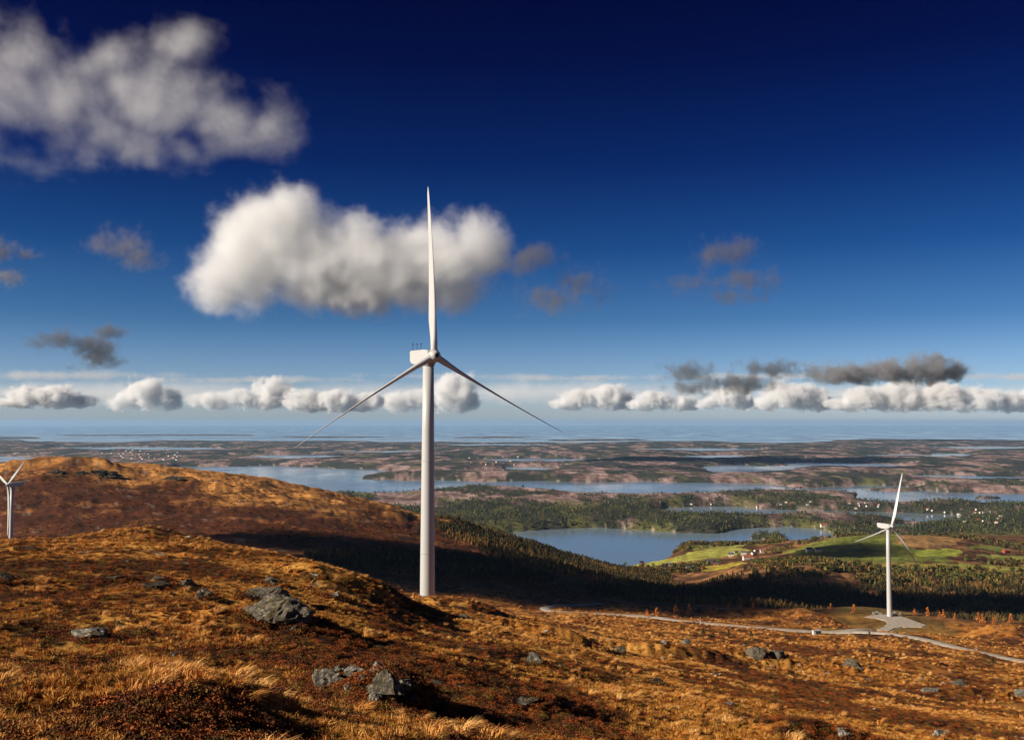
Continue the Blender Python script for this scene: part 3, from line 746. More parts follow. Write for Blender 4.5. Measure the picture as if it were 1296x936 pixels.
# ------------------------------------------------------------------ boulders and outcrops
from mathutils import noise as mn
def boulder_mesh(sx, sy, sz, seed, blocky=0.5, sub=4, ridges=0.0, rough=0.0):
    """split block: hull of scattered corners, broken up by cracks and frost"""
    rr = random.Random(int(seed * 1000)); o = Vector((seed * 3.17, seed * 1.71, seed * 0.93))
    bm = bmesh.new()
    for i in range(26 if ridges else 17):
        d = Vector((rr.gauss(0, 1), rr.gauss(0, 1), rr.gauss(0, 1))).normalized()
        bm.verts.new(d * rr.uniform(0.82, 1.22))
    bmesh.ops.convex_hull(bm, input=bm.verts)
    bmesh.ops.delete(bm, geom=[v for v in bm.verts if not v.link_faces], context='VERTS')
    bmesh.ops.triangulate(bm, faces=bm.faces)
    bmesh.ops.subdivide_edges(bm, edges=bm.edges[:], cuts=5 if sub >= 4 else 3, use_grid_fill=True)
    bmesh.ops.triangulate(bm, faces=bm.faces)
    for v in bm.verts:
        p = v.co; d = p.normalized()
        n = mn.fractal(p * 1.5 + o, 1.0, 2.0, 5); cr = mn.voronoi(p * 2.6 + o)[0]
        f = 1.0 + 0.16 * n - blocky * 0.16 * max(0.0, 1 - (cr[1] - cr[0]) * 5.0) + rough * mn.fractal(p * 3.5 + o, 1.0, 2.0, 4)
        if ridges: f -= ridges * 0.11 * max(0.0, math.sin((p.x * 1.6 + p.z * 2.6 + 0.8 * n) * 5.0)) ** 3
        p = p * f
        if p.z < -0.3: p.z = -0.3 + (p.z + 0.3) * 0.4
        v.co = Vector((p.x * sx, p.y * sy, p.z * sz))
    return bm_mesh('boulder', bm, False)
FOOT = []                       # where plants grow up against the rocks
def boulder(px, py, wpx, hpx, label, mat='rock', blocky=0.5, seed=None, ridges=0.0, group=None, depth=0.8, tilt=0.0, y0=15.0, rough=0.0):
    p = ground_at(px, py, y0)
    s = p.y / F
    w_, h_ = wpx * s / 2, hpx * s
    seed = seed if seed is not None else px * 0.013 + py * 0.007
    me = boulder_mesh(w_ * 0.94, w_ * depth, h_ * 0.76, seed, blocky, 4 if wpx > 22 else 3, ridges, rough)
    o = link('boulder', me, M[mat])
    o.location = (p.x, p.y + w_ * depth * 0.3, p.z + h_ * 0.06)
    o.rotation_euler = (0, R(tilt), random.uniform(-0.3, 0.3))
    tag(o, label, 'boulder', group or 'boulders on the moor')
    if p.y < 400: FOOT.append((p.x, p.y + w_ * depth * 0.3, w_, w_ * depth))
    return o
B = boulder
B(352, 778, 100, 32, 'largest grey ridged boulder on the left slope, casting a black shadow to its right', 'rock', 0.35, 4.2, 0.9, depth=0.7)
B(338, 758, 62, 22, 'rounded ridged rock rising just behind the largest boulder', 'rock', 0.35, 8.1, 0.8)
B(265, 757, 40, 18, 'round grey boulder with dark right side, left of the largest boulder', 'rock', 0.4, 2.6, 0.7)
B(240, 743, 34, 17, 'pale rounded boulder at the right end of the rock row on the left slope', 'rock', 0.4, 3.3)
B(196, 744, 60, 13, 'low flat slab in the rock row on the left slope', 'rock_dark', 0.3, 5.5, 0.4)
B(206, 735, 28, 11, 'small rock standing behind the low flat slab', 'rock', 0.5, 6.4)
B(150, 734, 36, 9, 'low dark rock at the left end of the rock row on the left slope', 'rock_dark', 0.5, 7.7)
B(12, 734, 36, 17, 'dark rounded boulder at the left edge of the picture', 'rock_dark', 0.3, 9.1)
B(40, 695, 24, 9, 'small dark rock below the crest near the left turbine', 'rock_dark', 0.5, 1.4)
B(346, 739, 30, 16, 'pale block of rock up the slope above the largest boulder', 'rock', 0.5, 10.3)
B(400, 731, 16, 11, 'small white speckled rock on the slope between the ridge and the largest boulder', 'rock_pale', 0.6, 11.8)
B(427, 756, 22, 11, 'small grey boulder alone in the grass right of the largest boulder', 'rock_pale', 0.5, 12.2)
B(374, 796, 20, 12, 'small grey rock just below the largest boulder', 'rock', 0.5, 13.9)
B(347, 811, 13, 9, 'small dark stone lower left of the largest boulder', 'rock_dark', 0.5, 14.4)
B(118, 803, 52, 15, 'flat speckled outcrop breaking the grass at the lower left', 'rock_pale', 0.6, 15.2)
B(176, 800, 22, 10, 'small dark stone right of the flat speckled outcrop', 'rock_dark', 0.5, 16.6)
B(232, 829, 26, 12, 'black stone with a white face in the lower left grass', 'rock_dark', 0.5, 17.7)
B(168, 890, 11, 9, 'small pale pointed stone in the straw grass at the bottom left', 'rock_pale', 0.6, 18.3)
B(420, 866, 46, 34, 'white blotched craggy outcrop, left one of the pair at the bottom centre', 'rock_pale', 0.9, 19.4)
B(452, 851, 42, 20, 'upper stones of the craggy outcrop at the bottom centre', 'rock_pale', 0.9, 20.6)
B(494, 882, 58, 40, 'dark craggy outcrop with white flecks, right one of the pair at the bottom centre', 'rock', 0.9, 21.5)
B(482, 846, 30, 14, 'flat white stone capping the right craggy outcrop', 'rock_pale', 0.6, 22.2)
B(534, 859, 22, 9, 'pale stone, first in the short row right of the craggy outcrops', 'rock_pale', 0.5, 23.8)
B(556, 863, 22, 9, 'dark stone, second in the short row right of the craggy outcrops', 'rock_dark', 0.5, 24.9)
B(584, 866, 20, 7, 'small stone, last in the short row right of the craggy outcrops', 'rock', 0.5, 25.4)
B(588, 780, 30, 8, 'low grey rock on the mound right of the main tower foot', 'rock', 0.5, 26.1)
B(675, 836, 31, 19, 'pale pyramid shaped boulder in the middle of the moor', 'rock_pale', 0.7, 27.3)
B(783, 822, 19, 11, 'grey ridged boulder right of the pale pyramid boulder', 'rock', 0.5, 28.8, 0.6)
B(839, 812, 17, 8, 'long pale slab right of the ridged boulder', 'rock_pale', 0.5, 29.5)
B(866, 812, 13, 11, 'pale upright boulder near the road on the moor', 'rock_pale', 0.6, 30.6)
B(828, 861, 22, 11, 'black and white rock low in the middle right moor', 'rock_dark', 0.7, 31.7)
B(665, 884, 40, 8, 'long low grey outcrop at the lower middle', 'rock', 0.6, 32.8)
B(918, 889, 26, 8, 'flat white edged rock in the lower right moor', 'rock_pale', 0.7, 33.3)
B(952, 826, 34, 16, 'broad grey outcrop just below the road', 'rock', 0.7, 34.7)
B(980, 826, 26, 12, 'grey outcrop beside the broad one just below the road', 'rock', 0.7, 35.8)
B(1181, 926, 19, 14, 'flat topped grey boulder at the bottom right with a shadow on its right', 'rock_pale', 0.5, 36.2)
B(1060, 926, 26, 14, 'craggy pale rock at the bottom, left of the flat topped boulder', 'rock_pale', 0.9, 37.1)
B(978, 922, 16, 9, 'small pale rock in the shaded hollow at the bottom right', 'rock_pale', 0.8, 38.9)
B(1075, 840, 32, 11, 'grey outcrop in the moor below the pad', 'rock', 0.8, 39.4)
B(1172, 871, 26, 9, 'white flecked rocks in the right moor', 'rock_pale', 0.9, 40.3)
B(1212, 862, 34, 9, 'grey rock ledge in the right moor', 'rock', 0.8, 41.2)
B(1286, 876, 26, 10, 'pale rock at the right edge of the moor', 'rock_pale', 0.8, 42.7)
B(176, 674, 12, 5, 'pale cairn like stone on the crest of the near ridge', 'rock_pale', 0.6, 43.6)
B(232, 910, 14, 10, 'small dark stone in the hollow at the bottom', 'rock_dark', 0.6, 44.1)
for k, (c, r_, w_, h_) in enumerate([(410, 872, 22, 16), (432, 862, 20, 13), (445, 868, 18, 14), (462, 858, 20, 12), (432, 846, 18, 10), (405, 852, 16, 9), (470, 870, 20, 12), (512, 866, 26, 16), (476, 884, 22, 16), (505, 894, 20, 12), (528, 884, 22, 14), (490, 862, 24, 14)]):
    B(c, r_, w_, h_, 'white flecked block broken off the craggy outcrops at the bottom centre', 'rock_pale' if k % 3 else 'rock', 0.8, 70.3 + k, group='blocks of the craggy outcrops')
for k, (c, r_) in enumerate([(1102, 774), (1106, 773), (1110, 774.6), (1128, 773.6), (1135, 774.3)]):
    B(c, r_, 7, 4, 'small pale block heaped round the pad of the right turbine', 'rock_pale', 0.7, 50 + k, group='blocks heaped round the turbine pad', y0=600)

# ------------------------------------------------------------------ ground plants: nobody could count them
def template(name, verts, faces, cols, mat):
    me = mesh_np(name, np.array(verts), faces, False, np.array(cols)); me.materials.append(mat)
    return bpy.data.objects.new(name, me)      # only a pattern for the scatter, not placed in the scene

def scatter(name, temps, P, rot, scl, label):
    """one object that grows a plant at every point"""
    me = bpy.data.meshes.new(name)
    me.vertices.add(len(P)); me.vertices.foreach_set('co', np.asarray(P, np.float32).ravel())
    a = me.attributes.new('scl', 'FLOAT_VECTOR', 'POINT'); a.data.foreach_set('vector', np.asarray(scl, np.float32).ravel())
    a = me.attributes.new('rot', 'FLOAT_VECTOR', 'POINT'); a.data.foreach_set('vector', np.asarray(rot, np.float32).ravel())
    a = me.attributes.new('pick', 'INT', 'POINT'); a.data.foreach_set('value', (RNG.integers(0, len(temps), len(P))).astype(np.int32))
    o = link(name, me)
    ng = bpy.data.node_groups.new(name, 'GeometryNodeTree')
    ng.interface.new_socket('Geometry', in_out='INPUT', socket_type='NodeSocketGeometry')
    ng.interface.new_socket('Geometry', in_out='OUTPUT', socket_type='NodeSocketGeometry')
    gi = ng.nodes.new('NodeGroupInput'); go = ng.nodes.new('NodeGroupOutput')
    iop = ng.nodes.new('GeometryNodeInstanceOnPoints')
    g2i = ng.nodes.new('GeometryNodeGeometryToInstance')
    for t in reversed(temps):
        oi = ng.nodes.new('GeometryNodeObjectInfo'); oi.inputs['Object'].default_value = t; oi.transform_space = 'ORIGINAL'
        ng.links.new(oi.outputs['Geometry'], g2i.inputs[0])
    ng.links.new(gi.outputs[0], iop.inputs['Points'])
    ng.links.new(g2i.outputs[0], iop.inputs['Instance']); iop.inputs['Pick Instance'].default_value = True
    def at(nm, dt):
        n = ng.nodes.new('GeometryNodeInputNamedAttribute'); n.data_type = dt; n.inputs[0].default_value = nm; return n.outputs[0]
    ng.links.new(at('pick', 'INT'), iop.inputs['Instance Index'])
    e2r = ng.nodes.new('FunctionNodeEulerToRotation'); ng.links.new(at('rot', 'FLOAT_VECTOR'), e2r.inputs[0])
    ng.links.new(e2r.outputs[0], iop.inputs['Rotation'])
    ng.links.new(at('scl', 'FLOAT_VECTOR'), iop.inputs['Scale'])
    ng.links.new(iop.outputs[0], go.inputs[0])
    md = o.modifiers.new('scatter', 'NODES'); md.node_group = ng
    tag(o, label, None, kind='stuff')
    return o

def grass_template(seed, n, lean, spread, length, width, mat):
    rr = np.random.default_rng(seed); vv = []; ff = []; cc = []
    for i in range(n):
        a = rr.uniform(0, 2 * math.pi); r0 = spread * 0.45 * math.sqrt(rr.uniform())
        bx, by = r0 * math.cos(a), r0 * math.sin(a)
        out = rr.uniform(0.15, 1.0) * spread; L_ = length * rr.uniform(0.55, 1.15)
        dx, dy = math.cos(a) * out + lean * rr.uniform(0.5, 1.3), math.sin(a) * out + rr.normal(0, 0.08)
        wv = rr.uniform(0, math.pi); wx, wy = math.cos(wv) * width / 2, math.sin(wv) * width / 2
        k = len(vv); br = rr.uniform(0.65, 1.25)
        m = (bx + dx * 0.40, by + dy * 0.40, L_ * 0.62); t = (bx + dx, by + dy, L_ * rr.uniform(0.55, 0.95))
        vv += [(bx - wx, by - wy, -0.05), (bx + wx, by + wy, -0.05), (m[0] + wx, m[1] + wy, m[2]), (m[0] - wx, m[1] - wy, m[2]), t]
        ff += [[k, k + 1, k + 2], [k, k + 2, k + 3], [k + 3, k + 2, k + 4]]
        cc += [(br, br, br)] * 5
    return template('grass_pattern', vv, np.array(ff), cc, mat)
def shrub_template(seed, n, size, h, mat):
    rr = np.random.default_rng(seed); vv = []; ff = []; cc = []
    for i in range(n):
        d = rr.normal(0, 1, 3); d /= np.linalg.norm(d); d[2] = abs(d[2])
        p = d * np.array([1, 1, h]) * rr.uniform(0.45, 1.0) * (1 + 0.25 * math.sin(5 * d[0] + seed))
        u = rr.normal(0, 1, 3); u /= np.linalg.norm(u); w = np.cross(u, rr.normal(0, 1, 3)); w /= np.linalg.norm(w)
        s = size * rr.uniform(0.6, 1.4); k = len(vv); br = rr.uniform(0.6, 1.35)
        vv += [tuple(p - u * s), tuple(p + w * s * 0.6), tuple(p + u * s), tuple(p - w * s * 0.6)]
        ff += [[k, k + 1, k + 2, k + 3]]; cc += [(br, br, br)] * 4
    return template('shrub_pattern', vv, np.array(ff), cc, mat)

def field_pts(n, r0, r1, keep=None, thmax=37.0):
    u = RNG.random(n * 3); th = np.radians(RNG.uniform(-thmax, thmax, n * 3))
    r = r0 * (r1 / r0) ** u
    X = r * np.sin(th); Y = r * np.cos(th)
    if keep is not None:
        k = keep(X, Y, r, th); X, Y = X[k], Y[k]
    X, Y = X[:n], Y[:n]
    return np.stack([X, Y, height(X, Y)], 1)
def rots(n, tilt=0.15, free=True):
    r = np.zeros((n, 3)); r[:, 0] = RNG.normal(0, tilt, n); r[:, 1] = RNG.normal(0, tilt, n)
    r[:, 2] = RNG.uniform(-math.pi, math.pi, n) if free else RNG.normal(0, 0.4, n)
    return r
def scl(n, lo, hi, zlo=0.8, zhi=1.2):
    s = RNG.uniform(lo, hi, n); return np.stack([s, s, s * RNG.uniform(zlo, zhi, n)], 1)
def clear_of_road(X, Y):
    d = np.full(X.shape, 1e9)
    for L_ in (lineA[::3], lineB[::3]):
        for p in L_: d = np.minimum(d, np.hypot(X - p[0], Y - p[1]))
    return (d > 6.0) & (np.hypot((X - pc[0]) / 38.0, (Y - pc[1]) / 66.0) > 1.0)

M['moorgrass'] = tuft_mat('moor_grass', [(0.0, (0.66, 0.27, 0.055)), (0.35, (0.76, 0.36, 0.09)), (0.7, (0.82, 0.47, 0.16)), (1.0, (0.52, 0.18, 0.03))])
M['shortgrass'] = tuft_mat('short_grass', [(0.0, (0.26, 0.12, 0.016)), (0.3, (0.54, 0.21, 0.033)), (0.55, (0.74, 0.37, 0.09)), (0.8, (0.42, 0.20, 0.028)), (1.0, (0.42, 0.115, 0.016))])
M['heather'] = tuft_mat('heather', [(0.0, (0.03, 0.012, 0.005)), (0.35, (0.13, 0.036, 0.009)), (0.65, (0.34, 0.085, 0.013)), (0.85, (0.075, 0.05, 0.010)), (1.0, (0.24, 0.12, 0.018))])
M['pebble'] = tuft_mat('loose_stone', [(0.0, (0.10, 0.085, 0.065)), (0.5, (0.20, 0.175, 0.14)), (1.0, (0.36, 0.32, 0.265))])
g1 = [grass_template(i, 90, 0.42, 0.42, 0.62, 0.028, M['moorgrass']) for i in range(4)]
g2 = [grass_template(20 + i, 60, 0.08, 0.45, 0.5, 0.034, M['shortgrass']) for i in range(4)]
g3 = [shrub_template(40 + i, 300, 0.085, 0.75, M['heather']) for i in range(4)]
clump = lambda s, t: (lambda X, Y, r, th: (fbm(X / s, Y / s, 3, 301) + 0.4 * noise(X / 1.7, Y / 1.7, 302) > t) & (patch(X, Y) < 0.05))
P = field_pts(4600, 15, 130, clump(5.0, 0.27)); scatter('moor_grass', g1, P, rots(len(P), 0.12, False), scl(len(P), 0.35, 0.95), 'wind combed orange moor grass tussocks on the near slope')
P = field_pts(40000, 15, 160, clump(4.0, -0.45)); scatter('short_grass', g2, P, rots(len(P)), scl(len(P), 0.22, 0.62), 'short straw and olive grass on the near slope')
P = field_pts(38000, 15, 170, lambda X, Y, r, th: patch(X, Y) + 0.25 * noise(X / 1.9, Y / 1.9, 312) > -0.05); scatter('heather', g3, P, rots(len(P)), scl(len(P), 0.14, 0.42, 0.6, 1.0), 'dark brown heather clumps among the grass of the near slope')
Q = []
for (x, y, a_, b_) in FOOT:
    nn = int(min(60, 14 + 14 * a_)); an = RNG.uniform(0, 6.283, nn); rr_ = RNG.uniform(0.85, 1.2, nn)
    Q.append(np.stack([x + np.cos(an) * a_ * rr_, y + np.sin(an) * b_ * rr_], 1))
Q = np.concatenate(Q); P = np.concatenate([Q, height(Q[:, 0], Q[:, 1])[:, None]], 1)
s_ = np.clip(np.hypot(P[:, 0], P[:, 1]) / 60.0, 0.7, 1.4)[:, None]
scatter('rock_foot_heath', g3 + g2, P, rots(len(P)), scl(len(P), 0.25, 0.55, 0.7, 1.1) * s_, 'heather and grass grown up against the feet of the boulders')
P = field_pts(36000, 120, 900, lambda X, Y, r, th: (fbm(X / 16.0, Y / 20.0, 3, 321) + 0.4 * noise(X / 4, Y / 4, 322) > -0.15) & (patch(X, Y) < 0.04) & clear_of_road(X, Y))
s_ = np.clip(np.hypot(P[:, 0], P[:, 1]) / 330.0, 0.5, 1.6)[:, None]; scatter('tussock_grass', g2 + g1[:2], P, rots(len(P)), scl(len(P), 0.8, 1.7) * s_, 'straw coloured tussocks on the moor towards the road')
P = field_pts(34000, 120, 930, lambda X, Y, r, th: (patch(X, Y) + 0.2 * noise(X / 3, Y / 3, 313) > -0.05) & clear_of_road(X, Y))
s_ = np.clip(np.hypot(P[:, 0], P[:, 1]) / 330.0, 0.5, 1.5)[:, None]; scatter('heath_scrub', g3, P, rots(len(P)), scl(len(P), 0.5, 1.1, 0.5, 0.9) * s_, 'dark heath scrub on the moor towards the road')
P = field_pts(17000, 900, 1750, lambda X, Y, r, th: (fbm(X / 70.0, Y / 80.0, 4, 341) + 0.3 * noise(X / 15, Y / 15, 342) > -0.06) & (CX + F * X / Y < 800) & (r < 1720))
scatter('hill_scrub', g3, P, rots(len(P)), scl(len(P), 0.6, 2.2, 0.6, 1.2), 'dark juniper and heather scrub dotted over the left hill')
bm = bmesh.new(); bmesh.ops.create_icosphere(bm, subdivisions=2, radius=1.0)
st = []
for q in range(3):
    vv = [tuple((v.co * (1 + 0.45 * mn.noise(v.co * 1.6 + Vector((q * 5.1, 0, 0))))) * Vector_ if False else v.co * (1 + 0.45 * mn.noise(v.co * 1.6 + Vector((q * 5.1, 0, 0))))) for v in bm.verts]
    st.append(template('stone_pattern', vv, np.array([[v.index for v in f.verts] for f in bm.faces]), [(1, 1, 1)] * len(vv), M['pebble']))
bm.free()
P = field_pts(1500, 18, 700, lambda X, Y, r, th: (fbm(X / 13.0, Y / 13.0, 3, 351) > 0.16) & clear_of_road(X, Y))
s_ = np.clip(np.hypot(P[:, 0], P[:, 1]) / 75.0, 0.35, 3.2)[:, None]; scatter('loose_stones', st, P, rots(len(P), 0.3), scl(len(P), 0.06, 0.22, 0.35, 0.7) * s_, 'loose pale stones showing through the heath')

# ------------------------------------------------------------------ woods
def conifer(seed, tiers=4, seg=7):
    rr = np.random.default_rng(seed); vv = []; ff = []
    for t in range(tiers):
        z0 = 0.06 + 0.80 * t / tiers; z1 = min(1.0, z0 + 1.25 / tiers); rad = 0.27 * (1 - 0.80 * t / tiers)
        k = len(vv)
        for i in range(seg):
            a = 2 * math.pi * (i + 0.5 * t) / seg; q = rad * rr.uniform(0.6, 1.25)
            vv.append((q * math.cos(a), q * math.sin(a), z0 + rr.uniform(-0.05, 0.05)))
        vv.append((rr.normal(0, 0.01), rr.normal(0, 0.01), z1))
        ff += [[k + i, k + (i + 1) % seg, k + seg] for i in range(seg)]
    return np.array(vv), np.array(ff)
def broadleaf(seed, n=70):
    rr = np.random.default_rng(seed); vv = []; ff = []
    for i in range(n):
        d = rr.normal(0, 1, 3); d /= np.linalg.norm(d)
        p = np.array([0, 0, 0.58]) + d * np.array([0.36, 0.36, 0.40]) * rr.uniform(0.55, 1.0) * (1 + 0.2 * math.sin(4 * d[0] + 3 * d[2] + seed))
        u = rr.normal(0, 1, 3); u /= np.linalg.norm(u); w = np.cross(u, rr.normal(0, 1, 3)); w /= np.linalg.norm(w); s = rr.uniform(0.07, 0.15); k = len(vv)
        vv += [p - u * s, p + w * s, p + u * s, p - w * s]; ff += [[k, k + 1, k + 2], [k, k + 2, k + 3]]
    return np.array(vv), np.array(ff)
def plant_wood(name, temps, P, hgt, colf, label, mat):
    vs_, fs_, cs_ = [], [], []; off = 0
    pick = RNG.integers(0, len(temps), len(P))
    for q, (tv, tf) in enumerate(temps):
        m = pick == q; n = m.sum()
        if n == 0: continue
        a = RNG.uniform(0, 6.283, n); c, s = np.cos(a)[:, None], np.sin(a)[:, None]
        h = hgt[m][:, None]; wf = RNG.uniform(0.8, 1.3, n)[:, None]
        x = (tv[None, :, 0] * c - tv[None, :, 1] * s) * h * wf; y = (tv[None, :, 0] * s + tv[None, :, 1] * c) * h * wf; z = tv[None, :, 2] * h
        vv = np.stack([x + P[m, 0:1], y + P[m, 1:2], z + P[m, 2:3]], -1).reshape(-1, 3)
        vs_.append(vv); fs_.append((tf[None] + (np.arange(n) * len(tv))[:, None, None]).reshape(-1, 3) + off); off += n * len(tv)
        cs_.append(np.repeat(colf(P[m], n), len(tv), 0))
    me = mesh_np(name, np.concatenate(vs_), np.concatenate(fs_), False, np.concatenate(cs_))
    o = link(name, me, mat); tag(o, label, None, kind='stuff'); return o
def sample_poly(polys, n, extra=None):
    """even spread over ground areas given as (column, distance) outlines"""
    out = []
    for poly, d in polys:
        pp = np.array(poly, float); lo = pp.min(0); hi = pp.max(0)
        m = int(n * d)
        Y = np.sqrt(RNG.uniform(lo[1] ** 2, hi[1] ** 2, m)); px = RNG.uniform(lo[0], hi[0], m)
        k = in_poly(px + RNG.normal(0, 6, m), Y + RNG.normal(0, 12, m), poly)
        out.append(np.stack([(px[k] - CX) / F * Y[k], Y[k]], 1))
    xy = np.concatenate(out)
    if extra is not None: xy = xy[extra(xy[:, 0], xy[:, 1])]
    return np.concatenate([xy, height(xy[:, 0], xy[:, 1])[:, None]], 1)
CON = [conifer(i) for i in range(5)]; BRO = [broadleaf(i) for i in range(4)]
def spruce_col(P_, n):
    base = np.array([0.016, 0.014, 0.007]); gold = np.array([0.24, 0.13, 0.03]); grn = np.array([0.045, 0.036, 0.013])
    w = sstep(0.25, 0.7, fbm(P_[:, 0] / 120, P_[:, 1] / 120, 3, 401) + 0.5 * RNG.random(n))
    w2 = RNG.random(n)
    c = base[None] * (1 - w2[:, None]) + grn[None] * w2[:, None]
    c = c * (1 - 0.55 * w[:, None]) + gold[None] * 0.55 * w[:, None]
    return c * RNG.uniform(0.7, 1.3, (n, 1))
gap = lambda X, Y: fbm(X / 45.0, Y / 60.0, 3, 411) > -0.30
P = sample_poly([
    ([(545, 1560), (560, 1700), (610, 1800), (660, 1880), (700, 1980), (750, 2120), (800, 2100), (850, 1850), (850, 1500), (760, 1320), (680, 1200), (620, 1230), (560, 1400)], 1.3),
    ([(385, 985), (450, 1060), (540, 1130), (640, 1180), (700, 1130), (690, 1010), (600, 985), (480, 940), (390, 925)], 0.5),
    ([(740, 1040), (760, 1330), (850, 1520), (905, 1580), (960, 1370), (1010, 1330), (1100, 1400), (1300, 1500), (1480, 1520), (1480, 1010), (1200, 1010), (960, 1010), (850, 990)], 2.3),
], 9500, gap)
plant_wood('spruce_wood', CON, P, RNG.uniform(4.0, 9.0, len(P)) * RNG.uniform(0.6, 1.1, len(P))**1, spruce_col, 'dark spruce wood filling the valley behind the moor', M['forest'])
P = sample_poly([
    ([(1030, 1500), (1100, 1640), (1300, 1690), (1480, 1700), (1480, 1480), (1300, 1480), (1110, 1400)], 0.9),
    ([(950, 1420), (940, 1720), (1000, 1800), (1110, 1680), (1080, 1480), (1000, 1380)], 0.35),
    ([(1215, 1830), (1290, 1880), (1480, 1880), (1480, 1800), (1230, 1790)], 0.25),
    ([(1175, 2350), (1290, 2350), (1480, 2300), (1480, 2080), (1300, 2060), (1280, 2200), (1210, 2270)], 0.6),
    ([(960, 2080), (1000, 2230), (1040, 2340), (1100, 2420), (1200, 2420), (1110, 2350), (1040, 2260)], 0.45),
    ([(850, 2440), (870, 2700), (960, 2680), (1000, 2480), (930, 2520), (880, 2500)], 0.5),
    ([(800, 1980), (860, 2130), (900, 2060), (870, 1900)], 0.2)], 5200, lambda X, Y: fbm(X / 45.0, Y / 60.0, 3, 421) > -0.08)
def mixed_col(P_, n):
    a = np.array([[0.05, 0.055, 0.02], [0.11, 0.115, 0.028], [0.20, 0.13, 0.035], [0.085, 0.05, 0.02]])
    return a[RNG.integers(0, 4, n)] * RNG.uniform(0.7, 1.3, (n, 1))
plant_wood('mixed_wood', CON[:3] + BRO, P, RNG.uniform(4.5, 10, len(P)), mixed_col, 'mixed trees on the slopes round the farmland', M['bush'])
# trees on the low land beyond the lake and on its islet
n = 60000
Y = np.exp(RNG.uniform(math.log(2500), math.log(5200), n)); px = RNG.uniform(-60, 1420, n); X = (px - CX) / F * Y
zz = height(X, Y); wv = height(X, Y, wood); gg = height(X, Y, GM); up = height(X, Y, GUP.astype(float))
isl = in_poly(px, Y, [(945, 2790), (955, 2950), (992, 2950), (994, 2790)])
k = (zz > 1.6) & ((RNG.random(n) < wv * 0.9) | isl) & ((up < 0.5) | isl)
P = np.stack([X, Y, zz], 1)[k][:17000]
C2 = [conifer(30 + i, 2, 5) for i in range(3)] + [broadleaf(30 + i, 22) for i in range(2)]
def low_col(P_, n):
    a = np.array([[0.035, 0.042, 0.02], [0.05, 0.055, 0.022], [0.10, 0.105, 0.035], [0.13, 0.085, 0.035]])
    return a[RNG.choice(4, n, p=[.4, .3, .2, .1])] * RNG.uniform(0.7, 1.3, (n, 1))
plant_wood('lowland_wood', C2, P, RNG.uniform(6, 13, len(P)), low_col, 'woods on the low land and islet beyond the lake', M['forest'])

# ------------------------------------------------------------------ saplings by the road, single trees by the farms
def crown_mesh(seed, n, cone, leaf=0.12):
    rr = np.random.default_rng(seed); vv = []; ff = []
    for i in range(n):
        z = rr.uniform(0.12, 1.0) if cone else rr.uniform(0.2, 1.0)
        rad = (0.30 * (1.04 - z) + 0.03) if cone else 0.42 * math.sqrt(max(0.02, 1 - ((z - 0.6) / 0.42) ** 2))
        a = rr.uniform(0, 6.283); q = rad * math.sqrt(rr.uniform(0.15, 1)) * (1 + 0.25 * math.sin(3 * a + seed + 7 * z))
        p = np.array([q * math.cos(a), q * math.sin(a), z]); u = rr.normal(0, 1, 3); u /= np.linalg.norm(u); w = np.cross(u, rr.normal(0, 1, 3)); w /= np.linalg.norm(w)
        s = leaf * rr.uniform(0.5, 1.1) * (0.75 if cone else 1.0); k = len(vv)
        vv += [p - u * s, p + w * s * 0.6, p + u * s, p - w * s * 0.6]; ff.append([k, k + 1, k + 2, k + 3])
    return mesh_np('crown', np.array(vv), np.array(ff), False)
def trunk_mesh(h, r_):
    bm = bmesh.new(); lathe(bm, [(r_ * 1.3, -0.1), (r_, 0.1 * h), (r_ * 0.55, 0.55 * h), (r_ * 0.15, 0.97 * h)], 7)
    for k in range(5):
        a = k * 2.4; z = h * (0.3 + 0.12 * k); L_ = 0.26 * h * (1 - 0.12 * k)
        e = Vector((math.cos(a) * L_, math.sin(a) * L_, z + 0.25 * L_)); b0 = Vector((0, 0, z))
        for d1 in ((0.3 * r_, 0, 0),):
            v = [bm.verts.new(b0 + Vector((0.4 * r_, 0, 0))), bm.verts.new(b0 + Vector((-0.2 * r_, 0.35 * r_, 0))), bm.verts.new(b0 + Vector((-0.2 * r_, -0.35 * r_, 0))), bm.verts.new(e)]
            bm.faces.new(v[:3]); bm.faces.new((v[0], v[1], v[3])); bm.faces.new((v[1], v[2], v[3])); bm.faces.new((v[2], v[0], v[3]))
    return bm_mesh('trunk', bm)
M['rusty'] = plain_mat('rusty_larch', (0.55, 0.17, 0.03), 0.85, 0.35, 2.0)
M['darkbush'] = plain_mat('dark_spruce', (0.05, 0.045, 0.018), 0.9, 0.4, 2.0)
M['copper'] = plain_mat('copper_leaves', (0.085, 0.018, 0.02), 0.85, 0.35, 1.0)
M['leafgreen'] = plain_mat('leaves_green', (0.12, 0.14, 0.03), 0.85, 0.35, 1.0)
CR = [crown_mesh(70 + i, 130, True) for i in range(3)]; CB = [crown_mesh(80 + i, 170, False) for i in range(3)]
TK = trunk_mesh(0.95, 0.02); TB = trunk_mesh(0.7, 0.04)
def tree(name, px, row, hgt_, crown, trunk, mat, label, cat, group, y0=500):
    p = ground_at(px, row, y0)
    t = empty(name, (p.x, p.y, p.z - 0.1), random.uniform(0, 6.28)); t.scale = (hgt_ * random.uniform(0.9, 1.15),) * 2 + (hgt_,)
    tag(t, label, cat, group)
    c = crown.copy() if len(crown.materials) == 0 or crown.materials[0] != mat else crown
    if len(c.materials) == 0: c.materials.append(mat)
    else: c.materials[0] = mat
    link('trunk', TK if trunk == 0 else TB, M['bark'], t); link('crown', c, None, t)
    return t
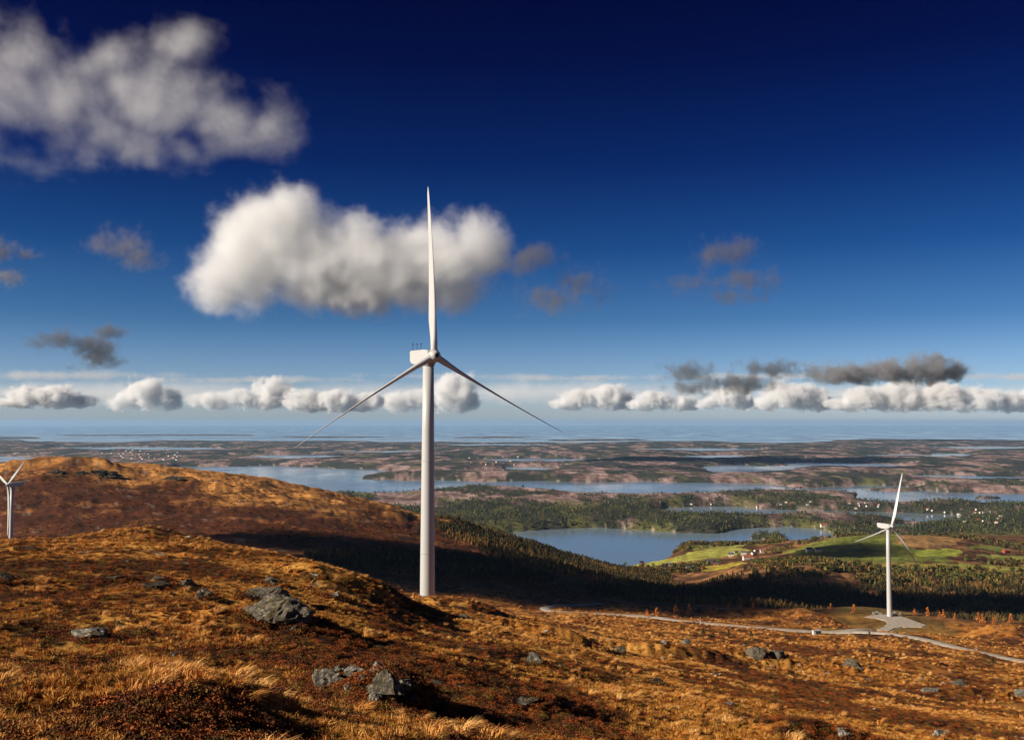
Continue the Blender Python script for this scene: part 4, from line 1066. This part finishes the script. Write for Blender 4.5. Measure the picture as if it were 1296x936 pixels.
for k, (c, r_) in enumerate([(817, 775), (829, 774), (853, 772), (860, 769), (870, 771), (897, 771), (919, 766), (934, 766), (950, 765), (1047, 762), (1076, 767), (1152, 770), (1168, 771), (1183, 773), (1188, 772), (1202, 775), (1231, 776), (1237, 779), (1250, 780), (1272, 779)]):
    tree('larch_sapling', c, r_ + (6 if c > 1000 else 3), random.uniform(5.5, 9.0), CR[k % 3], 0, M['rusty'], 'small rust orange larch sapling on the crest between road and dark wood', 'sapling', 'larch saplings along the crest')
for (c, r_, w_, h_, lab, sd) in [(132, 602, 50, 12, 'long dark crag under the right knoll of the left hill', 61.0), (75, 599, 26, 6, 'dark broken crag under the left knoll of the left hill', 62.0), (105, 600, 22, 6, 'dark crag between the two knolls of the left hill', 63.0), (222, 606, 24, 5, 'dark rocky knob on the left hill right of the knolls', 64.0)]:
    o = B(c, r_, w_, h_, lab, 'rock_dark', 0.6, sd, 0.5, group='crags on the left hill', depth=0.35, y0=1200, rough=0.55); o.name = 'crag'; o['category'] = 'crag'
for (c, r_, lab) in [(887, 806, 'dark little spruce just below the road bend'), (919, 803, 'dark spruce beside the road right of the marker post'), (947, 804, 'dark spruce on the lower road edge above the grey outcrops'), (1094, 818, 'dark bush below the road junction'), (1095, 801, 'dark bush in the fork of the two tracks'), (1248, 838, 'dark bush by the road near the right edge')]:
    tree('spruce_sapling', c, r_, random.uniform(3.5, 5.0), CR[0], 0, M['darkbush'], lab, 'sapling', 'dark saplings along the road', 400)
tree('copper_beech', 811, 716.5, 15, CB[0], 1, M['copper'], 'dark red round tree on the lake shore', 'tree', None, 1700)
for k, (c, r_, lab) in enumerate([(790, 714, 'round green tree on the shore left of the red tree'), (825, 716, 'round green tree on the shore right of the red tree'), (872, 713, 'green tree between the shore farms'), (907, 711, 'green tree beside the large white farmhouse'), (932, 703, 'green tree left of the red roofed barn'), (975, 699, 'green tree right of the farm cluster'), (1257, 699, 'green tree beside the house among the right fields')]):
    tree('broadleaf_tree', c, r_, random.uniform(8, 12), CB[k % 3], 1, M['leafgreen'], lab, 'tree', 'single trees by the farms', 1700)

# ------------------------------------------------------------------ farm houses, far houses
M['wallw'] = plain_mat('white_boards', (0.58, 0.56, 0.52), 0.7, 0.06, 0.5); M['wallr'] = plain_mat('red_boards', (0.34, 0.06, 0.04), 0.7, 0.15, 0.5); M['wallg'] = plain_mat('grey_boards', (0.30, 0.28, 0.26), 0.7, 0.12, 0.5); M['wally'] = plain_mat('cream_boards', (0.68, 0.58, 0.42), 0.7, 0.08, 0.5)
M['roofd'] = plain_mat('slate_roof', (0.10, 0.095, 0.095), 0.8, 0.2, 0.6); M['roofr'] = plain_mat('tile_roof', (0.34, 0.10, 0.055), 0.8, 0.2, 0.6); M['pane'] = plain_mat('window_glass', (0.03, 0.04, 0.05), 0.15, 0.1, spec=0.5)
def house_meshes(L_, W_, Hh, rise):
    bm = bmesh.new()
    v = [bm.verts.new(p) for p in ((-L_/2, -W_/2, -2), (L_/2, -W_/2, -2), (L_/2, W_/2, -2), (-L_/2, W_/2, -2), (-L_/2, -W_/2, Hh), (L_/2, -W_/2, Hh), (L_/2, W_/2, Hh), (-L_/2, W_/2, Hh), (-L_/2, 0, Hh + rise), (L_/2, 0, Hh + rise))]
    for f in ((0, 1, 5, 4), (2, 3, 7, 6), (1, 2, 6, 9, 5), (3, 0, 4, 8, 7), (3, 2, 1, 0)): bm.faces.new([v[i] for i in f])
    wall = bm_mesh('wall', bm)
    bm = bmesh.new(); e = 0.5; t = 0.25
    for sgn in (-1, 1):
        yo = sgn * (W_ / 2 + e); zo = Hh - rise * e / (W_ / 2)
        q = [bm.verts.new(p) for p in ((-L_/2 - e, yo, zo + 0.02), (L_/2 + e, yo, zo + 0.02), (L_/2 + e, 0, Hh + rise + 0.02), (-L_/2 - e, 0, Hh + rise + 0.02), (-L_/2 - e, yo, zo + t), (L_/2 + e, yo, zo + t), (L_/2 + e, 0, Hh + rise + t), (-L_/2 - e, 0, Hh + rise + t))]
        for f in ((0, 1, 2, 3), (4, 5, 6, 7), (0, 1, 5, 4), (0, 3, 7, 4), (1, 2, 6, 5)): bm.faces.new([q[i] for i in f])
    roof = bm_mesh('roof', bm)
    bm = bmesh.new(); box(bm, L_ * 0.15, L_ * 0.15 + 0.8, -0.4, 0.4, Hh + rise - 0.4, Hh + rise + 1.1); chim = bm_mesh('chimney', bm)
    return wall, roof, chim
HS = {'house': house_meshes(12, 8, 5.2, 3.2), 'barn': house_meshes(20, 10, 5.5, 4.2), 'shed': house_meshes(8, 6, 3.0, 2.0)}
WIN = bmesh.new(); box(WIN, -0.6, 0.6, -0.06, 0.06, 0, 1.4); WIN = bm_mesh('window', WIN)
DOOR = bmesh.new(); box(DOOR, -0.55, 0.55, -0.06, 0.06, 0, 2.1); DOOR = bm_mesh('door', DOOR)
def slot(name, me, mat, parent):
    o = bpy.data.objects.new(name, me); COL.objects.link(o); o.parent = parent
    if len(me.materials) == 0: me.materials.append(mat)
    o.material_slots[0].link = 'OBJECT'; o.material_slots[0].material = mat
    return o
def house(kind, px, row, wall, roof, rz, label, y0=1500, scale=1.0, group='farm buildings by the lake', detail=True):
    p = ground_at(px, row, y0)
    t = empty('house' if kind != 'barn' else 'barn', (p.x, p.y, p.z), rz); t.scale = (scale,) * 3
    tag(t, label, 'house' if kind != 'barn' else 'barn', group)
    w_, r_, c_ = HS[kind]
    L_, W_ = {'house': (12, 8), 'barn': (20, 10), 'shed': (8, 6)}[kind]
    slot('wall', w_, M[wall], t); ro = slot('roof', r_, M[roof], t)
    if detail:
        slot('chimney', c_, M['wallg'], ro)
        for x in ((-0.34, -0.12, 0.3) if kind != 'shed' else (-0.25, 0.25)):
            for z in ((1.0, 3.3) if kind == 'house' else (1.2,)):
                o = slot('window', WIN, M['pane'], t); o.location = (x * L_, -W_ / 2 - 0.03, z)
        o = slot('door', DOOR, M['wallg'], t); o.location = (0.10 * L_, -W_ / 2 - 0.03, 0.1)
    return t
for a in [('house', 896, 710.5, 'wallw', 'roofd', 0.2, 'large white farmhouse beside the shore field'), ('barn', 944, 706, 'wallw', 'roofr', 0.1, 'white barn with a red roof in the farm cluster'),
          ('house', 939, 700, 'wallw', 'roofd', -0.3, 'white house just behind the red roofed barn'), ('house', 952, 701, 'wallw', 'roofd', 0.4, 'white house right of the red roofed barn'), ('house', 963, 697.5, 'wallw', 'roofr', 0.0, 'white house at the right end of the farm cluster'),
          ('shed', 954, 696, 'wally', 'roofd', 0.6, 'cream shed at the back of the farm cluster'), ('house', 923, 702, 'wally', 'roofd', -0.2, 'cream house among trees left of the barn'), ('shed', 929, 698, 'wallg', 'roofd', 0.3, 'grey shed among trees behind the cream house'),
          ('shed', 838, 717, 'wallw', 'roofd', 0.2, 'small white shore house nearest the red tree'), ('house', 846, 715, 'wallw', 'roofd', -0.4, 'white shore house second from the red tree'), ('house', 858, 714.5, 'wally', 'roofr', 0.3, 'cream shore house with red roof'),
          ('shed', 869, 717.5, 'wallg', 'roofd', 0.1, 'grey shed at the edge of the shore field'), ('shed', 816, 721, 'wallw', 'roofd', 0.5, 'small white shed below the red tree'), ('shed', 905, 713, 'wallr', 'roofd', 0.0, 'red shed right of the large white farmhouse'),
          ('house', 1021, 696, 'wallw', 'roofd', 0.1, 'white house on the shaded green field, left of two'), ('house', 1033, 696, 'wallw', 'roofd', -0.1, 'white house on the shaded green field, right of two'),
          ('house', 1268, 698, 'wallr', 'roofr', 0.3, 'red house among the fields at the right edge'), ('barn', 1040, 665, 'wallw', 'roofr', 0.1, 'pale long building on the far shore of the lake')]:
    house(*a)
def far_houses(n, x0, x1, y0_, y1_, label, group, sc_=1.2):
    k = 0; tries = 0
    while k < n and tries < n * 6:
        tries += 1
        c = random.uniform(x0, x1); r_ = random.uniform(y0_, y1_)
        p = ground_at(c, r_, 2500)
        if p.z < 1.0: continue
        house('house', c, r_, random.choice(['wallw', 'wallw', 'wallw', 'wally', 'wallr']), random.choice(['roofd', 'roofd', 'roofr']), random.uniform(-0.8, 0.8), label, 2500, sc_, group, False); k += 1
far_houses(46, 120, 232, 567, 582, 'tiny pale house of the far town left of the main tower', 'houses of the far town', 1.5)
far_houses(16, 590, 720, 578, 589, 'tiny pale house on the far shore right of the main tower', 'houses on the far shore', 1.3)
far_houses(18, 1170, 1265, 643, 662, 'small house of the hamlet behind the right turbine rotor', 'houses of the hamlet beyond the right turbine', 0.75)
far_houses(16, 850, 1110, 633, 646, 'small house along the inlet beyond the lake', 'houses along the inlet', 0.75)

# ------------------------------------------------------------------ roadside things
def on_px(c, r_, y0=450): return ground_at(c, r_, y0)
p = on_px(1030, 799.5)
k = empty('kiosk', (p.x, p.y + 2.0, p.z + 0.25), 0.12); tag(k, 'small white hut with dark green side and pale roof beside the gravel road', 'hut')
bm = bmesh.new(); box(bm, -2.6, 2.6, -1.3, 1.3, -0.8, 2.3); link('wall', bm_mesh('wall', bm), M['wallw'], k)
bm = bmesh.new(); box(bm, -1.1, 2.5, -1.38, -1.302, 0.1, 2.1); link('door', bm_mesh('door', bm), plain_mat('green_door', (0.03, 0.07, 0.06), 0.6), k)
bm = bmesh.new(); box(bm, -2.9, 2.9, -1.7, 1.6, 2.303, 2.55); link('roof', bm_mesh('roof', bm), M['joint'], k)
p = on_px(883.5, 787)
k = empty('marker_post', (p.x, p.y, p.z)); tag(k, 'thin pale marker post standing at the road bend', 'post')
bm = bmesh.new(); lathe(bm, [(0.30, -0.5), (0.26, 0.1), (0.22, 4.6), (0.12, 4.8)], 10); link('pole', bm_mesh('pole', bm), M['wallw'], k)
bm = bmesh.new(); lathe(bm, [(0.25, 3.6), (0.28, 3.65), (0.28, 4.2), (0.25, 4.25)], 10); link('reflector_band', bm_mesh('reflector_band', bm), M['wallr'], k)
tx = Vector(((1127.5 - CX) / F * 900, 900.0, PAD_Z + 0.2))
k = empty('transformer_box', tx, 0.2); tag(k, 'dark transformer box at the right of the pad turbine foot', 'cabinet')
bm = bmesh.new(); box(bm, -1.6, 1.6, -1.1, 1.1, -0.6, 2.2); bmesh.ops.bevel(bm, geom=list(bm.edges), offset=0.08, segments=2, affect='EDGES'); link('cabinet', bm_mesh('cabinet', bm), M['dark'], k)
bm = bmesh.new(); box(bm, -1.8, 1.8, -1.3, 1.3, 2.203, 2.4); link('lid', bm_mesh('lid', bm), M['wallg'], k)

# ------------------------------------------------------------------ clouds (closed shells filled with lit mist)
def cloud_mat(name, blobs, size, dens, zb, wisp, nscale, edge, aniso=0.0, base_soft=0.12, warm=(1.0, 0.99, 0.98), warp=0.22):
    m = bpy.data.materials.new(name); m.use_nodes = True; nt = m.node_tree
    for n in list(nt.nodes): nt.nodes.remove(n)
    out = N(nt, 'ShaderNodeOutputMaterial'); vsn = N(nt, 'ShaderNodeVolumeScatter')
    vsn.inputs['Color'].default_value = (*warm, 1); vsn.inputs['Anisotropy'].default_value = aniso
    tcn = N(nt, 'ShaderNodeTexCoord'); P_ = tcn.outputs['Object']
    def math_(op, a, b=None, c=None):
        n = N(nt, 'ShaderNodeMath', operation=op)
        for k, v in enumerate((a, b, c)):
            if v is None: continue
            if isinstance(v, (int, float)): n.inputs[k].default_value = v
            else: nt.links.new(v, n.inputs[k])
        return n.outputs[0]
    w0 = tex_noise(nt, P_, 1.7 / size, 3, 0.6)
    w1 = N(nt, 'ShaderNodeVectorMath', operation='SUBTRACT'); nt.links.new(w0.outputs['Color'], w1.inputs[0]); w1.inputs[1].default_value = (0.5, 0.5, 0.5)
    w2 = N(nt, 'ShaderNodeVectorMath', operation='MULTIPLY'); nt.links.new(w1.outputs[0], w2.inputs[0]); w2.inputs[1].default_value = (2 * warp * size, 2 * warp * size, 1.4 * warp * size)
    w3 = N(nt, 'ShaderNodeVectorMath', operation='ADD'); nt.links.new(P_, w3.inputs[0]); nt.links.new(w2.outputs[0], w3.inputs[1])
    PW = w3.outputs[0]
    f = None
    for (c, r_) in blobs:
        s = N(nt, 'ShaderNodeVectorMath', operation='SUBTRACT'); nt.links.new(PW, s.inputs[0]); s.inputs[1].default_value = c
        d = N(nt, 'ShaderNodeVectorMath', operation='DIVIDE'); nt.links.new(s.outputs[0], d.inputs[0]); d.inputs[1].default_value = r_
        l = N(nt, 'ShaderNodeVectorMath', operation='LENGTH'); nt.links.new(d.outputs[0], l.inputs[0])
        v = math_('SUBTRACT', 1.0, l.outputs['Value'])
        f = v if f is None else math_('SMOOTH_MAX', f, v, 0.12)
    sx = N(nt, 'ShaderNodeSeparateXYZ'); nt.links.new(P_, sx.inputs[0])
    if zb is not None:
        g = math_('DIVIDE', math_('SUBTRACT', sx.outputs['Z'], zb), base_soft * size * 2.5)
        f = math_('SMOOTH_MIN', f, g, 0.08)
    n1 = tex_noise(nt, P_, nscale / size, 7, 0.66)
    n2 = tex_noise(nt, P_, nscale * 4.3 / size, 4, 0.6)
    t = math_('ADD', math_('SUBTRACT', f, 0.06), math_('MULTIPLY', math_('SUBTRACT', n1.outputs[0], 0.53), wisp))
    t = math_('ADD', t, math_('MULTIPLY', math_('SUBTRACT', n2.outputs[0], 0.5), 0.42 * wisp))
    mr = N(nt, 'ShaderNodeMapRange', interpolation_type='SMOOTHSTEP')
    mr.inputs['From Min'].default_value = 0.0; mr.inputs['From Max'].default_value = edge; mr.inputs['To Max'].default_value = dens
    nt.links.new(t, mr.inputs['Value']); nt.links.new(mr.outputs[0], vsn.inputs['Density'])
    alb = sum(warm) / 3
    if alb < 0.9:                                   # absorption darkens the grey wisps, standing in for shade from other clouds
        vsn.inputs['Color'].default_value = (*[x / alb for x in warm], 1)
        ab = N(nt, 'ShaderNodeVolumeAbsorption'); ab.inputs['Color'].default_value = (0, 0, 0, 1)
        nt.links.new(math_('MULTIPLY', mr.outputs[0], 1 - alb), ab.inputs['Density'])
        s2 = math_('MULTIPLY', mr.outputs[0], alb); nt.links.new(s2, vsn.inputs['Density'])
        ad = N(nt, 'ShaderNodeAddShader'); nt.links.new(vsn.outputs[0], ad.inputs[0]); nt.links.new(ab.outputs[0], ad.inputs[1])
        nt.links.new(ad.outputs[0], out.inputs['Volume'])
    else:
        nt.links.new(vsn.outputs[0], out.inputs['Volume'])
    m.cycles.volume_step_rate = 0.6
    return m

def cloud(label, D, blobs, tau=14.0, flat=None, wisp=0.9, nscale=3.0, edge=0.35, depth=0.8, group='clouds in the sky', col=(1.0, 0.99, 0.98), base_soft=0.12, warp=0.22):
    """blobs: (column, row, half width, half height) as seen; D: distance"""
    s = D / F
    c0 = sum(b[0] for b in blobs) / len(blobs); r0 = max(b[1] + b[3] for b in blobs)
    org = Vector(((c0 - CX) * s, D, H - (r0 - HZ) * s))
    bl = []
    for (c, r_, w_, h_) in blobs:
        dy = random.uniform(-0.25, 0.25) * w_ * s * depth
        bl.append((((c - c0) * s, dy, (r0 - r_) * s), (w_ * s, (0.4 * w_ + 0.6 * min(w_, h_ * 1.6)) * s * depth, h_ * s)))
    xs = [b[0] - b[2] for b in blobs] + [b[0] + b[2] for b in blobs]
    size = max(b[3] for b in blobs) * s * 2
    bm = bmesh.new()
    for (c, r_) in bl:
        bmesh.ops.create_icosphere(bm, subdivisions=3, radius=1.0, matrix=Matrix.Translation(c) @ Matrix.Diagonal((r_[0] * 1.25, r_[1] * 1.25, r_[2] * 1.25, 1)))
    me = bm_mesh('cloud', bm)
    o = link('cloud', me)
    ext = max(max(xs) - min(xs), 1) * s
    md = o.modifiers.new('shell', 'REMESH'); md.mode = 'VOXEL'; md.voxel_size = max(min(size / 11.0, ext / 20), ext / 90)
    dg = bpy.context.evaluated_depsgraph_get(); ev = bpy.data.meshes.new_from_object(o.evaluated_get(dg))
    o.modifiers.clear(); o.data = ev; bpy.data.meshes.remove(me)
    zb = None if flat is None else (r0 - flat) * s
    o.data.materials.clear()
    o.data.materials.append(cloud_mat('cloud_mist', bl, size, tau / size, zb, wisp, nscale, edge, base_soft=base_soft, warm=col, warp=warp))
    o.location = org
    tag(o, label, 'cloud', group)
    return o
cloud('large white two lobed cloud behind the main turbine rotor', 7000, [(318, 322, 88, 100), (352, 292, 82, 78), (405, 330, 95, 80), (475, 335, 90, 66), (545, 325, 95, 72), (605, 312, 66, 54), (275, 352, 56, 54), (430, 358, 150, 56), (520, 360, 110, 46), (445, 318, 80, 62)], 16, 402, 1.35, 2.3, 0.8, warp=0.10)
cloud('biggest ragged grey white cloud in the upper left corner', 5200, [(60, 135, 150, 85), (180, 120, 125, 90), (265, 140, 105, 70), (335, 152, 60, 56), (130, 62, 80, 60), (230, 48, 62, 46), (-60, 110, 140, 110), (30, 60, 60, 60), (120, 165, 190, 45)], 6.5, 214, 2.6, 1.6, 1.7)
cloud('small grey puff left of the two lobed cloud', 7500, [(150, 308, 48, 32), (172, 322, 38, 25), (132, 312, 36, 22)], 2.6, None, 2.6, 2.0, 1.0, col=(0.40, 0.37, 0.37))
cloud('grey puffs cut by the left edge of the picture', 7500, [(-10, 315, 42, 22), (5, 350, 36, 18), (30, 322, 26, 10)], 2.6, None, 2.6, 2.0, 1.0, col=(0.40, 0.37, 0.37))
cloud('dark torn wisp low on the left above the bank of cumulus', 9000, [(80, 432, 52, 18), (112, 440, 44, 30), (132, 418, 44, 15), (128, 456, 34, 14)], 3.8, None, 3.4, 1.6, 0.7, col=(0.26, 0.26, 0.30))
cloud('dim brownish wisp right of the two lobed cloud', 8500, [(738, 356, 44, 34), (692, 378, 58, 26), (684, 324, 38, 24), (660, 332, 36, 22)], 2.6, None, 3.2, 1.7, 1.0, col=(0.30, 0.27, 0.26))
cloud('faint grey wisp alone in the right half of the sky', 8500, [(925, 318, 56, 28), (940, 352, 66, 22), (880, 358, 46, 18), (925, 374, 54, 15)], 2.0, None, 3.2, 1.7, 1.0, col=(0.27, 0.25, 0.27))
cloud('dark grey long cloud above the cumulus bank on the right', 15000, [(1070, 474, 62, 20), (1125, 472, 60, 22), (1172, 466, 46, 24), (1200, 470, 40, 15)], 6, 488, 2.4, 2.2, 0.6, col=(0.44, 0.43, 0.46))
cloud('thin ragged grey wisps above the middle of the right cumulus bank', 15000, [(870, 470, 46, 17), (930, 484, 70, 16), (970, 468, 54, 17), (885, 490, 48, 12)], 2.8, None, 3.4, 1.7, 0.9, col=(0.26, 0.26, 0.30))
def heap(x0, x1, yb, tops, n, D, label):
    """a cumulus with a level base and heaped tops"""
    bl = []
    for (c, t, w_) in tops:
        h = (yb - t)
        bl.append((c, yb - h * 0.46, w_, h * 0.56))
        for q in range(n):
            a = random.uniform(-0.9, 0.9); bl.append((c + a * w_ * 0.9, yb - h * random.uniform(0.2, 0.42), w_ * random.uniform(0.35, 0.6), h * random.uniform(0.25, 0.4)))
    return cloud(label, D, bl, 10, yb + 1.5, 1.7, 2.8, 0.42, 0.7, 'cumulus bank along the horizon', base_soft=0.10, col=(1.0, 0.985, 0.96))
G = [
 (516, [(40, 489, 34), (70, 488, 34), (98, 500, 24), (15, 503, 26)], 'white cumulus heap at the left end of the horizon bank'),
 (517, [(185, 477, 30), (165, 494, 30), (212, 490, 24)], 'pointed white cumulus second from the left on the horizon'),
 (520, [(262, 494, 28), (302, 492, 26), (344, 478, 30), (322, 496, 26)], 'white cumulus with a tall rounded turret left of the main tower'),
 (521, [(386, 492, 30), (425, 494, 32), (462, 498, 30), (400, 500, 40)], 'row of low cumulus heaps just left of the main tower'),
 (520, [(500, 494, 28), (532, 492, 30), (574, 472, 34), (592, 490, 22)], 'cumulus with a bright head just behind the main tower'),
 (520, [(735, 492, 32), (770, 487, 32), (715, 504, 22), (792, 496, 20)], 'white cumulus heap right of the right blade tip'),
 (518, [(826, 494, 26), (812, 503, 20), (862, 502, 24)], 'small low cumulus near the middle of the right bank'),
 (518, [(924, 488, 28), (905, 502, 22), (942, 500, 16)], 'upright small cumulus in the right bank'),
 (518, [(992, 481, 32), (1020, 486, 30), (972, 500, 26), (1046, 500, 22)], 'rounded pinkish cumulus in the right bank'),
 (520, [(1090, 488, 28), (1140, 482, 42), (1190, 482, 38), (1068, 502, 26)], 'longest cumulus heap under the dark cloud on the right'),
 (520, [(1240, 490, 32), (1280, 496, 34), (1310, 492, 30), (1212, 498, 26)], 'cumulus at the right end of the horizon bank'),
]
for (yb, tops, lab) in G: heap(0, 0, yb + random.uniform(-2, 2), [(c, t - 3, w_ * 1.18) for (c, t, w_) in tops], 2, random.uniform(18500, 25000), lab)

cloud('thin level streak of stratus above the left cumulus bank', 26000, [(60, 476, 240, 7), (330, 480, 190, 5), (560, 474, 150, 5)], 0.45, None, 3.2, 0.35, 1.3, group='thin stratus streaks', col=(0.8, 0.82, 0.88))
cloud('thin level streak of stratus above the right cumulus bank', 26000, [(720, 479, 170, 5), (980, 475, 190, 6), (1260, 478, 170, 6)], 0.45, None, 3.2, 0.35, 1.3, group='thin stratus streaks', col=(0.8, 0.82, 0.88))

cloud('broad pale veil of layered cloud behind the cumulus bank', 34000, [(150, 499, 420, 20), (620, 498, 420, 18), (1120, 499, 420, 20)], 0.55, None, 1.6, 0.5, 1.2, group='thin stratus streaks')
# clouds left of the picture, towards the sun: their shadows lie on the valley, the hillside and the farmland
def sunward_cloud(gx_, gy_, gz_, ax, ay, up, label, seed, tau=4.0, thick=45.0):
    """floats on the line from a ground point to the sun"""
    c = Vector((gx_, gy_, gz_)) + SUN * (up / SUN.z)
    bm = bmesh.new(); bmesh.ops.create_icosphere(bm, subdivisions=5, radius=1.0)
    o_ = Vector((seed * 2.3, seed, 0))
    for v in bm.verts:
        d = v.co.copy(); f = 1 + 0.35 * mn.fractal(d * 1.6 + o_, 1.0, 2.0, 5)
        v.co = Vector((d.x * ax * f, d.y * ay * f, d.z * thick * f))
    o = link('cloud', bm_mesh('cloud', bm, True)); o.location = c
    m = bpy.data.materials.new('cloud_mist'); m.use_nodes = True; nt = m.node_tree
    for n in list(nt.nodes): nt.nodes.remove(n)
    out = N(nt, 'ShaderNodeOutputMaterial'); v_ = N(nt, 'ShaderNodeVolumeScatter'); v_.inputs['Density'].default_value = tau * SUN.z / (2 * thick); v_.inputs['Color'].default_value = (1, 1, 1, 1)
    nt.links.new(v_.outputs[0], out.inputs['Volume']); o.data.materials.append(m)
    tag(o, label, 'cloud', 'clouds beyond the left edge that shade the valley')
    return o
sunward_cloud(-40, 1090, 190, 235, 105, 1000, 'flat cloud beyond the left edge shading the foot of the left hill', 1.0, 7.0)
sunward_cloud(30, 925, 178, 215, 108, 1000, 'flat cloud beyond the left edge shading the valley behind the main tower', 2.0, 7.0)
sunward_cloud(540, 1232, 110, 330, 105, 1000, 'flat cloud beyond the left edge shading the spruce wood by the pad', 3.0, 7.0)
sunward_cloud(240, 1330, 130, 170, 130, 1000, 'flat cloud beyond the left edge shading the wood below the lake', 5.0, 6.0)
sunward_cloud(610, 1960, 95, 105, 130, 1150, 'flat cloud beyond the left edge shading the green farmland', 4.0, 4.0)

# ------------------------------------------------------------------ air
bm = bmesh.new(); box(bm, -93000, 93000, -93000, 93000, -14, 436)
haze = link('haze', bm_mesh('haze', bm))
m = bpy.data.materials.new('sea_haze'); m.use_nodes = True; nt = m.node_tree
for n in list(nt.nodes): nt.nodes.remove(n)
out = N(nt, 'ShaderNodeOutputMaterial'); pv = N(nt, 'ShaderNodeVolumePrincipled')
pv.inputs['Color'].default_value = (0.40, 0.66, 0.98, 1); pv.inputs['Density'].default_value = 1.5e-5; pv.inputs['Anisotropy'].default_value = 0.1
nt.links.new(pv.outputs[0], out.inputs['Volume']); haze.data.materials.append(m)
tag(haze, 'thin blue sea haze over the far islands', None, kind='stuff')
